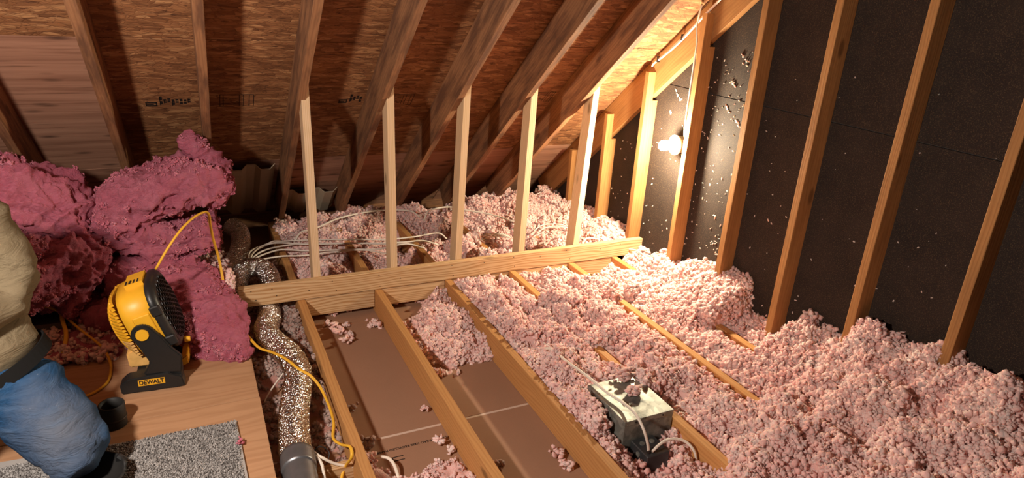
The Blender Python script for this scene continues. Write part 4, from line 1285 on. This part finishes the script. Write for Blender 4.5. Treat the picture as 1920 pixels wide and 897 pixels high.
# black front ring and honeycomb grille
fr = loft([ringshape(.030, R0 + .006), ringshape(.034, R0 + .009), ringshape(.050, R0 + .006), ringshape(.060, R0 - .008), ringshape(.063, R0 - .020), ringshape(.056, R0 - .022), ringshape(.035, R0 - .018)], 'front_ring', M_black, fan, False, False)
bm = bmesh.new()
hs = 0.0125
for i in range(-14, 15):
    for j in range(-14, 15):
        cx, cy = hs * 1.5 * i, hs * math.sqrt(3) * (j + 0.5 * (i & 1))
        if (abs(cx) ** 3.2 + abs(cy) ** 3.2) ** (1 / 3.2) > R0 - .022: continue
        dome = .061 + .012 * (1 - (cx * cx + cy * cy) / (R0 * R0))
        a_ = [PI / 3 * q for q in range(6)]
        ro, ri = hs * 1.0, hs * .80
        vo_ = [bm.verts.new((dome, cx + ro * math.cos(t), cy + ro * math.sin(t))) for t in a_]
        vi_ = [bm.verts.new((dome, cx + ri * math.cos(t), cy + ri * math.sin(t))) for t in a_]
        vb_ = [bm.verts.new((dome - .008, cx + ri * math.cos(t), cy + ri * math.sin(t))) for t in a_]
        for q in range(6):
            bm.faces.new([vo_[q], vo_[(q + 1) % 6], vi_[(q + 1) % 6], vi_[q]])
            bm.faces.new([vi_[q], vi_[(q + 1) % 6], vb_[(q + 1) % 6], vb_[q]])
o = bm_obj('front_grille', bm, M_black, None, False, False); o.matrix_local = HEAD; fpart(o)
o['kind'] = 'stuff'
bl = loft([ringshape(.045, .028, 24, 2), ringshape(.062, .026, 24, 2), ringshape(.068, .015, 24, 2)], 'hub', M_fandust, fan)
for q in range(5):
    bm = bmesh.new()
    t0 = q * 2 * PI / 5
    vs = []
    for r_ in (.024, .06, .102):
        for da, dx in ((-.32, .030), (.32, .052)):
            vs.append(bm.verts.new((dx, r_ * math.cos(t0 + da), r_ * math.sin(t0 + da))))
    for i in range(2): bm.faces.new([vs[i * 2], vs[i * 2 + 1], vs[i * 2 + 3], vs[i * 2 + 2]])
    bmesh.ops.solidify(bm, geom=bm.faces[:], thickness=.002)
    o = bm_obj('blade', bm, M_black); fpart(o, bl)
# clips on the front ring
for z in (.055, -.075):
    bm = bmesh.new(); box_bm(bm, (.026, -R0 - .014, z - .02), (.062, -R0 + .002, z + .02), .004)
    o = bm_obj('ring_clip', bm, M_black); fpart(o, fr)
# base: two feet, a cross body, yoke arms, pivots
def xz_plate(name, poly, y0, y1, mat, parent=None, bev=.003):
    bm = bmesh.new(); prism(bm, poly, 1, y0, y1)
    bmesh.ops.recalc_face_normals(bm, faces=bm.faces)
    if bev: bmesh.ops.bevel(bm, geom=bm.edges[:], offset=bev, segments=2, affect='EDGES', clamp_overlap=True)
    o = bm_obj(name, bm, mat); fpart(o, parent); return o
foot = [(-.105, .003), (-.108, .038), (-.082, .062), (-.02, .066), (.055, .067), (.098, .045), (.104, .004), (.07, .0), (.03, .004), (.0, .0), (-.04, .003)]
feet = []
for y0, y1 in ((-.176, -.122), (.122, .176)): feet.append(xz_plate('foot', foot, y0, y1, M_black))
xz_plate('base_bridge', [(-.06, .006), (-.06, .05), (.085, .05), (.085, .006)], -.13, .13, M_black)
xz_plate('battery_dock', [(-.085, .052), (-.09, .115), (-.05, .135), (.01, .12), (.03, .055)], -.075, .075, M_fandust, bev=.006)
xz_plate('front_foot_trim', [(.088, .02), (.088, .055), (.112, .07), (.116, .035)], -.06, .12, M_fany, bev=.004)
arm_poly = []
for t in np.linspace(math.radians(35), math.radians(215), 14): arm_poly.append((-.012 + .038 * math.cos(t), .232 + .038 * math.sin(t)))
arm_poly += [(-.022, .165), (-.002, .115), (-.028, .068), (.098, .060), (.106, .125), (.075, .165), (.05, .21)]
for sgn in (-1, 1):
    ya, yb = (-.166, -.148) if sgn < 0 else (.148, .166)
    am = xz_plate('yoke_arm', [(x, z) for x, z in arm_poly], ya, yb, M_black, bev=.004)
    bm = bmesh.new()
    bmesh.ops.create_cone(bm, cap_ends=True, segments=28, radius1=.0225, radius2=.021, depth=.008, matrix=Matrix.Translation((-.012, sgn * .168, .232)) @ Matrix.Rotation(sgn * -PI / 2, 4, 'X'))
    o = bm_obj('pivot_cap', bm, M_fany); fpart(o, am)
    bm = bmesh.new()
    box_bm(bm, (-.025, min(sgn * .100, sgn * .160), .035), (.098, max(sgn * .100, sgn * .160), .072), .004)
    o = bm_obj('arm_shoulder', bm, M_black); fpart(o, am)
# badge with the maker's word
bm = bmesh.new(); box_bm(bm, (-.048, -.1775, .029), (.040, -.1755, .053))
bd = bm_obj('badge', bm, M_fany); fpart(bd)
tx = text_mesh('badge_text', 'DEWALT', 0.0235, axes((-.004, -.1777, .041), (1, 0, 0), (0, 0, 1), (0, -1, 0)), M_ink, None, 0.0003, 0.0007, 0.86)
tx.parent = bd
bm = bmesh.new()
bmesh.ops.create_cone(bm, cap_ends=True, segments=16, radius1=.012, radius2=.010, depth=.02, matrix=Matrix.Translation((.118, -.04, .13)) @ Matrix.Rotation(PI / 2, 4, 'Y'))
fpart(bm_obj('front_knob', bm, M_fany))

# ---------------------------------------------------------------- pipe coupling
cup = tag(empty('rubber_coupling', (-0.766, -0.835, 0.0125)), 'black rubber pipe coupling standing open on the deck beside the knee', 'coupling')
o = lathe([(0.0, .030), (0.0, .040), (.004, .0415), (.03, .041), (.05, .0425), (.088, .0425), (.091, .040), (.089, .036), (.05, .035), (.006, .034)], 40, axes((0, 0, 0), (0, 0, 1), (1, 0, 0), (0, 1, 0)), 'body', M_rubber, cup)
o = lathe([(.0, .043), (.004, .0446), (.008, .043)], 40, axes((0, 0, .03), (0, 0, 1), (1, 0, 0), (0, 1, 0)), 'clamp_band', M_nail, cup)

# ---------------------------------------------------------------- carpet piece
carp = tag(empty('carpet_piece', (-.7, -1.2, .0122)), 'cut piece of grey speckled carpet on the plywood deck under the knee', 'carpet')
poly = [(-.372, -.975), (-.366, -.985), (-.360, -1.15), (-.355, -1.309), (-.352, -1.62), (-1.25, -1.60), (-1.22, -.93), (-1.0, -.945), (-.687, -.971), (-.50, -.972)]
bm = bmesh.new(); prism(bm, poly, 2, .0125, .021)
part_at(bm_obj('backing', bm, M_carpet), carp)
step = .012
gx, gy = np.meshgrid(np.arange(-1.22, -.356, step), np.arange(-1.60, -.966, step))
vs = np.c_[gx.ravel(), gy.ravel(), np.full(gx.size, .0215)]
ny_, nx_ = gx.shape
g = np.arange(gx.size).reshape(ny_, nx_)
q = np.stack([g[:-1, :-1].ravel(), g[:-1, 1:].ravel(), g[1:, 1:].ravel(), g[1:, :-1].ravel()], 1)
pile = mesh_obj('pile', vs.tolist(), q.tolist(), M_carpet)
top_edge = np.interp(vs[:, 0], [-1.22, -1.0, -.687, -.372], [-.935, -.948, -.972, -.978])
set_dens(pile, (vs[:, 1] < top_edge).astype(float))
part_at(pile, carp)
pile['kind'] = 'stuff'
bm = bmesh.new()
bmesh.ops.create_cone(bm, cap_ends=True, segments=5, radius1=.0028, radius2=.0016, depth=.011)
bmesh.ops.recalc_face_normals(bm, faces=bm.faces)
tme = bpy.data.meshes.new('carpet_tuft'); bm.to_mesh(tme); bm.free(); tme.materials.append(M_tuft)
tuft = bpy.data.objects.new('loose_tuft', tme)
col.objects.link(tuft); tuft.location = (-.43, -1.20, .0262)
tuft.rotation_euler = (1.4, 0, 0.5)
part_at(tuft, carp)
scatter(pile, 60000, .8, 1.35, 3, [tuft], True, True)

# ---------------------------------------------------------------- dark carton at the left
ct = tag(empty('carton', (-1.06, -.02, .0125), math.radians(-4)), 'dark printed carton behind the kneeling person, half under the batts', 'box')
bm = bmesh.new(); box_bm(bm, (-.13, -.10, .0), (.075, .10, .10), .002)
part = bm_obj('carton_body', bm, M_card, ct)
bm = bmesh.new(); box_bm(bm, (-.13, -.1008, .066), (.075, -.0995, .099)); bm_obj('faded_band', bm, M_cardlight, ct)
bm = bmesh.new(); box_bm(bm, (-.10, -.1008, .008), (.075, -.0995, .034)); bm_obj('faded_band', bm, M_cardlight, ct)
bm = bmesh.new()
rs = random.Random(9)
for z, mm in ((.058, 0), (.050, 0), (.043, 0)):
    x = -.09 + rs.uniform(0, .02)
    while x < .06:
        l_ = rs.uniform(.004, .014)
        box_bm(bm, (x, -.1012, z), (x + l_, -.1000, z + .0035)); x += l_ + .003
o = bm_obj('printed_lines', bm, M_print, ct)
bm = bmesh.new()
for z in (.029, .022, .014):
    x = -.07 + rs.uniform(0, .02)
    while x < .065:
        l_ = rs.uniform(.006, .02)
        box_bm(bm, (x, -.1014, z), (x + l_, -.1002, z + .0028)); x += l_ + .003
o = bm_obj('printed_lines', bm, M_ink, ct)

# ---------------------------------------------------------------- kneeling person
def skin_eval(name, nodes, edges, root=0, sub=2):
    """nodes: (x,y,z,rx,ry) -> evaluated mesh of a skinned skeleton"""
    me = bpy.data.meshes.new(name)
    me.from_pydata([n[:3] for n in nodes], edges, [])
    o = bpy.data.objects.new(name, me)
    col.objects.link(o)
    sk = o.modifiers.new('skin', 'SKIN')
    sk.use_smooth_shade = True
    sk.branch_smoothing = 0.4
    for i, n in enumerate(nodes):
        me.skin_vertices[0].data[i].radius = (n[3], n[4] if len(n) > 4 else n[3])
        me.skin_vertices[0].data[i].use_root = (i == root)
    sb = o.modifiers.new('sub', 'SUBSURF'); sb.levels = sub; sb.render_levels = sub
    dg = bpy.context.evaluated_depsgraph_get()
    out = bpy.data.meshes.new_from_object(o.evaluated_get(dg))
    bpy.data.objects.remove(o)
    return out
def displace(me, fn):
    n = len(me.vertices)
    co = np.empty(n * 3); me.vertices.foreach_get('co', co); co = co.reshape(-1, 3)
    no = np.array([v.normal[:] for v in me.vertices])
    co = co + no * fn(co)[:, None]
    me.vertices.foreach_set('co', co.ravel()); me.update()
def as_obj(name, me, mat, parent, extra=None):
    me.materials.clear(); me.materials.append(mat)
    me.polygons.foreach_set('use_smooth', [True] * len(me.polygons))
    o = bpy.data.objects.new(name, me)
    col.objects.link(o)
    o.parent = parent
    return o
person = tag(empty('person', (0, 0, 0)), 'kneeling person in tan sweatshirt, dusty blue jeans and black knee pads', 'person')
hipL, kneeL, ankL = (-1.000, -.985, .372), (-.808, -1.160, .120), (-1.06, -.72, .090)
hipR, kneeR, ankR = (-1.235, -1.06, .38), (-1.235, -1.35, .120), (-1.42, -.95, .090)
SH = Vector((-.035, .20, -.055))       # the trunk leans back over the heels
def sh(p): return (p[0] + SH.x, p[1] + SH.y, p[2] + SH.z) + tuple(p[3:])
# body (skin): trunk, head, arms with hands, under the clothes
bn = [sh(p) for p in [(-1.10, -1.10, .47, .10), (-1.16, -1.09, .66, .11), (-1.21, -1.10, .84, .12), (-1.235, -1.14, .955, .05), (-1.255, -1.18, 1.01, .048), (-1.275, -1.225, 1.07, .075), (-1.285, -1.25, 1.14, .085), (-1.285, -1.245, 1.21, .06),
      (-.985, -1.05, .895, .05), (-.95, -1.10, .65, .042), (-1.06, -1.36, .64, .030), (-1.085, -1.42, .635, .034),
      (-1.385, -1.16, .88, .05), (-1.40, -1.26, .65, .042), (-1.20, -1.42, .63, .030), (-1.165, -1.46, .63, .034)]] + [
      (*hipL, .075), (*kneeL, .055), (*ankL, .04), (*hipR, .075), (*kneeR, .055), (*ankR, .04)]
be = [(0, 1), (1, 2), (2, 3), (3, 4), (4, 5), (5, 6), (6, 7), (2, 8), (8, 9), (9, 10), (10, 11), (2, 12), (12, 13), (13, 14), (14, 15), (0, 16), (16, 17), (17, 18), (0, 19), (19, 20), (20, 21)]
i0 = len(bn)
for (hx, hy, hz, b0, sgn) in ((*bn[11][:3], 11, 1), (*bn[15][:3], 15, -1)):
    for fi, (dx, ln) in enumerate(((-.024, .062), (-.008, .072), (.008, .068), (.022, .054))):
        k0 = len(bn)
        bn += [(hx + dx, hy - .035, hz, .0095), (hx + dx * 1.1, hy - .035 - ln * .5, hz - .012, .009), (hx + dx * 1.1, hy - .035 - ln * .8, hz - .035, .008)]
        be += [(b0, k0), (k0, k0 + 1), (k0 + 1, k0 + 2)]
    k0 = len(bn)
    bn += [(hx + sgn * .034, hy - .01, hz - .005, .011), (hx + sgn * .046, hy - .045, hz - .018, .009)]
    be += [(b0, k0), (k0, k0 + 1)]
me = skin_eval('body', bn, be, 0, 2)
def face(co):
    co = co - np.array(SH) - np.array((-.17, -.12, -.06))
    d = np.zeros(len(co))
    f = np.array((.35, -.94))
    def bumpf(px, py, pz, r, a):
        return a * np.exp(-((co[:, 0] - px) ** 2 + (co[:, 1] - py) ** 2 + (co[:, 2] - pz) ** 2) / (r * r))
    cx, cy = -1.115, -1.13
    fx, fy = cx + f[0] * .085, cy + f[1] * .085
    lx, ly = .94, .35
    d += bumpf(fx, fy, 1.185, .016, .022) + bumpf(fx, fy, 1.145, .02, .008) + bumpf(fx, fy, 1.115, .025, .010)
    for s in (-1, 1):
        d += bumpf(fx + s * lx * .032, fy + s * ly * .032, 1.208, .014, -.010)
        d += bumpf(cx + s * lx * .085, cy + s * ly * .085, 1.19, .02, .016)
    return d
displace(me, face)
as_obj('body', me, M_skin, person)
# hair
bm = bmesh.new()
bmesh.ops.create_icosphere(bm, subdivisions=4, radius=1, matrix=Matrix.Translation(Vector((-1.295, -1.225, 1.172)) + SH) @ Matrix.Diagonal((.095, .098, .075, 1)))
bmesh.ops.delete(bm, geom=[v for v in bm.verts if v.co.z < 1.13 + SH.z or (v.co.y < -1.28 + SH.y and v.co.z < 1.195 + SH.z)], context='VERTS')
o = bm_obj('hair', bm, M_hair, person, True)
o.modifiers.new('thick', 'SOLIDIFY').thickness = .006
# jeans
mid = lambda a, b, t: tuple(a[i] + (b[i] - a[i]) * t for i in range(3))
jn = [(-1.085, -.975, .395, .155, .145), (-1.09, -.955, .47, .150, .14),
      (*hipL, .145, .140), (*mid(hipL, kneeL, .5), .132, .128), (*mid(hipL, kneeL, .85), .108, .104), (*kneeL, .092, .086), (*mid(kneeL, ankL, .35), .066, .062), (*mid(kneeL, ankL, .9), .055, .05),
      (*hipR, .135, .13), (*mid(hipR, kneeR, .5), .12), (*kneeR, .09), (*mid(kneeR, ankR, .4), .066), (*mid(kneeR, ankR, .9), .055)]
je = [(0, 1), (0, 2), (2, 3), (3, 4), (4, 5), (5, 6), (6, 7), (0, 8), (8, 9), (9, 10), (10, 11), (11, 12)]
me = skin_eval('jeans', jn, je, 0, 3)
ax = np.array(kneeL) - np.array(hipL); ax /= np.linalg.norm(ax)
def folds(co):
    s = (co - np.array(hipL)) @ ax
    a = 0.011 * fbm(np.c_[s * 24 + 1.5 * fbm(co * 5, 2, 2), co[:, 0] * 6, co[:, 1] * 6], 2, 71)
    near = np.exp(-((s - .02) / .10) ** 2) * 1.4 + .55 + np.exp(-((s - .36) / .06) ** 2)
    rd = 1 - 2.2 * np.abs(vnoise(np.c_[s * 17 + 1.2 * fbm(co * 6, 2, 5), co[:, 0] * 5, co[:, 1] * 5], 75))
    return 0.007 * rd * near + a * near * 0.7 + 0.004 * fbm(co * 13, 2, 73) + 0.003 * fbm(co * 40, 2, 74)
displace(me, folds)
as_obj('jeans', me, M_jeans, person)
# belt: a flattened ring round the waist
def ring_band(name, c, nrm, rx, ry, hh, th, mat, parent, seg=56, e1=(1, 0, 0)):
    n_ = Vector(nrm).normalized(); a1 = Vector(e1); a1 = (a1 - n_ * a1.dot(n_)).normalized(); a2 = n_.cross(a1)
    vs, fs = [], []
    for j in range(seg):
        t = 2 * PI * j / seg
        for rr_, zz in ((0, -hh / 2), (th, -hh / 2), (th, hh / 2), (0, hh / 2)):
            vs.append(Vector(c) + a1 * (rx + rr_) * math.cos(t) + a2 * (ry + rr_) * math.sin(t) + n_ * zz)
    for j in range(seg):
        k2 = (j + 1) % seg
        for i in range(4): fs.append((j * 4 + i, j * 4 + (i + 1) % 4, k2 * 4 + (i + 1) % 4, k2 * 4 + i))
    o = mesh_obj(name, vs, fs, mat, parent, False)
    return o
ring_band('belt', (-1.035, -.980, .385), (-.45, .03, 1), .163, .150, .042, .006, M_belt, person, e1=(.94, .35, 0))
# sweatshirt
sn = [sh(p) for p in [(-1.05, -1.18, .405, .172, .168), (-1.05, -1.155, .53, .185, .175), (-1.12, -1.10, .68, .165, .155), (-1.21, -1.10, .85, .18, .15), (-1.235, -1.14, .955, .09, .08), (-1.245, -1.165, .985, .068, .068),
      (-.980, -1.05, .905, .098), (-.938, -1.075, .78, .092), (-.935, -1.105, .645, .088), (-1.00, -1.24, .65, .066), (-1.055, -1.345, .642, .045),
      (-1.385, -1.16, .88, .088), (-1.40, -1.22, .76, .076), (-1.40, -1.265, .655, .07), (-1.30, -1.35, .64, .058), (-1.205, -1.415, .632, .045)]]
se = [(0, 1), (1, 2), (2, 3), (3, 4), (4, 5), (3, 6), (6, 7), (7, 8), (8, 9), (9, 10), (3, 11), (11, 12), (12, 13), (13, 14), (14, 15)]
me = skin_eval('sweatshirt', sn, se, 2, 3)
def sfold(co):
    co = co - np.array(SH)
    a = 0.013 * fbm(np.c_[co[:, 0] * 7 + co[:, 2] * 9, co[:, 1] * 7, co[:, 2] * 15], 2, 81)
    el = np.exp(-(((co - np.array((-.93, -1.11, .68))) ** 2).sum(1)) / .016)
    b = 0.020 * el * fbm(np.c_[co[:, 0] * 10 - co[:, 2] * 25, co[:, 1] * 22, co[:, 2] * 30], 2, 83)
    low = np.exp(-((co[:, 2] - .44) / .06) ** 2)
    rd = 1 - 2.2 * np.abs(vnoise(np.c_[co[:, 0] * 4 + co[:, 2] * 5, co[:, 1] * 5, co[:, 2] * 11 + co[:, 0] * 6], 87))
    return a + b + 0.016 * rd + low * (.012 + .014 * fbm(co * 16, 2, 85))
displace(me, sfold)
as_obj('sweatshirt', me, M_sweat, person)
# knee pads and boots
for kn, an, nm in ((kneeL, ankL, 1), (kneeR, ankR, 0)):
    dv = (Vector(an) - Vector(kn)).normalized()
    c = Vector(kn) - dv * .02 - Vector((0, 0, .035))
    bm = bmesh.new()
    sd = dv.cross(Vector((0, 0, 1))).normalized()
    m = Matrix((sd, dv, sd.cross(dv))).transposed().to_4x4(); m.translation = c
    bmesh.ops.create_uvsphere(bm, u_segments=24, v_segments=14, radius=1, matrix=m @ Matrix.Diagonal((.094, .110, .06, 1)))
    bmesh.ops.delete(bm, geom=[v for v in bm.verts if v.co.z > c.z + .004], context='VERTS')
    for v in bm.verts: v.co.z = max(v.co.z, .0265)
    o = bm_obj('knee_pad', bm, M_rubber, person, True)
    o.modifiers.new('thick', 'SOLIDIFY').thickness = .008
    b = Vector(kn) + dv * .09
    ring_band('knee_strap', Vector(kn) + dv * .10 + Vector((0, 0, .0)), dv, .078, .078, .03, .005, M_rubber, o)
    if nm:
        bm = bmesh.new()
        box_bm(bm, (-.016, -.010, -.022), (.016, .010, .022), .006)
        q = bm_obj('buckle', bm, M_black, o)
        q.location = Vector(kn) + Vector((.086, .030, -.052)); q.rotation_euler = (.2, .4, -.6)
    # boot: lying with its toe on the deck
    t = Vector(an) + dv * .02
    bnv = [(*t, .055), (*(t + dv * .06 + Vector((0, 0, -.012))), .058), (*(t + dv * .05 + Vector((0, 0, .05))), .05)]
    bnv = [(*(t - dv * .05), .052), (*t, .056), (*(t + dv * .07), .062), (*(t + dv * .10 + Vector((0, 0, -.02))), .055), (*(t + dv * .12 + Vector((0, 0, .09))), .05)]
    mb = skin_eval('boot', bnv, [(0, 1), (1, 2), (2, 3), (2, 4)], 1, 2)
    as_obj('boot', mb, M_black, person)
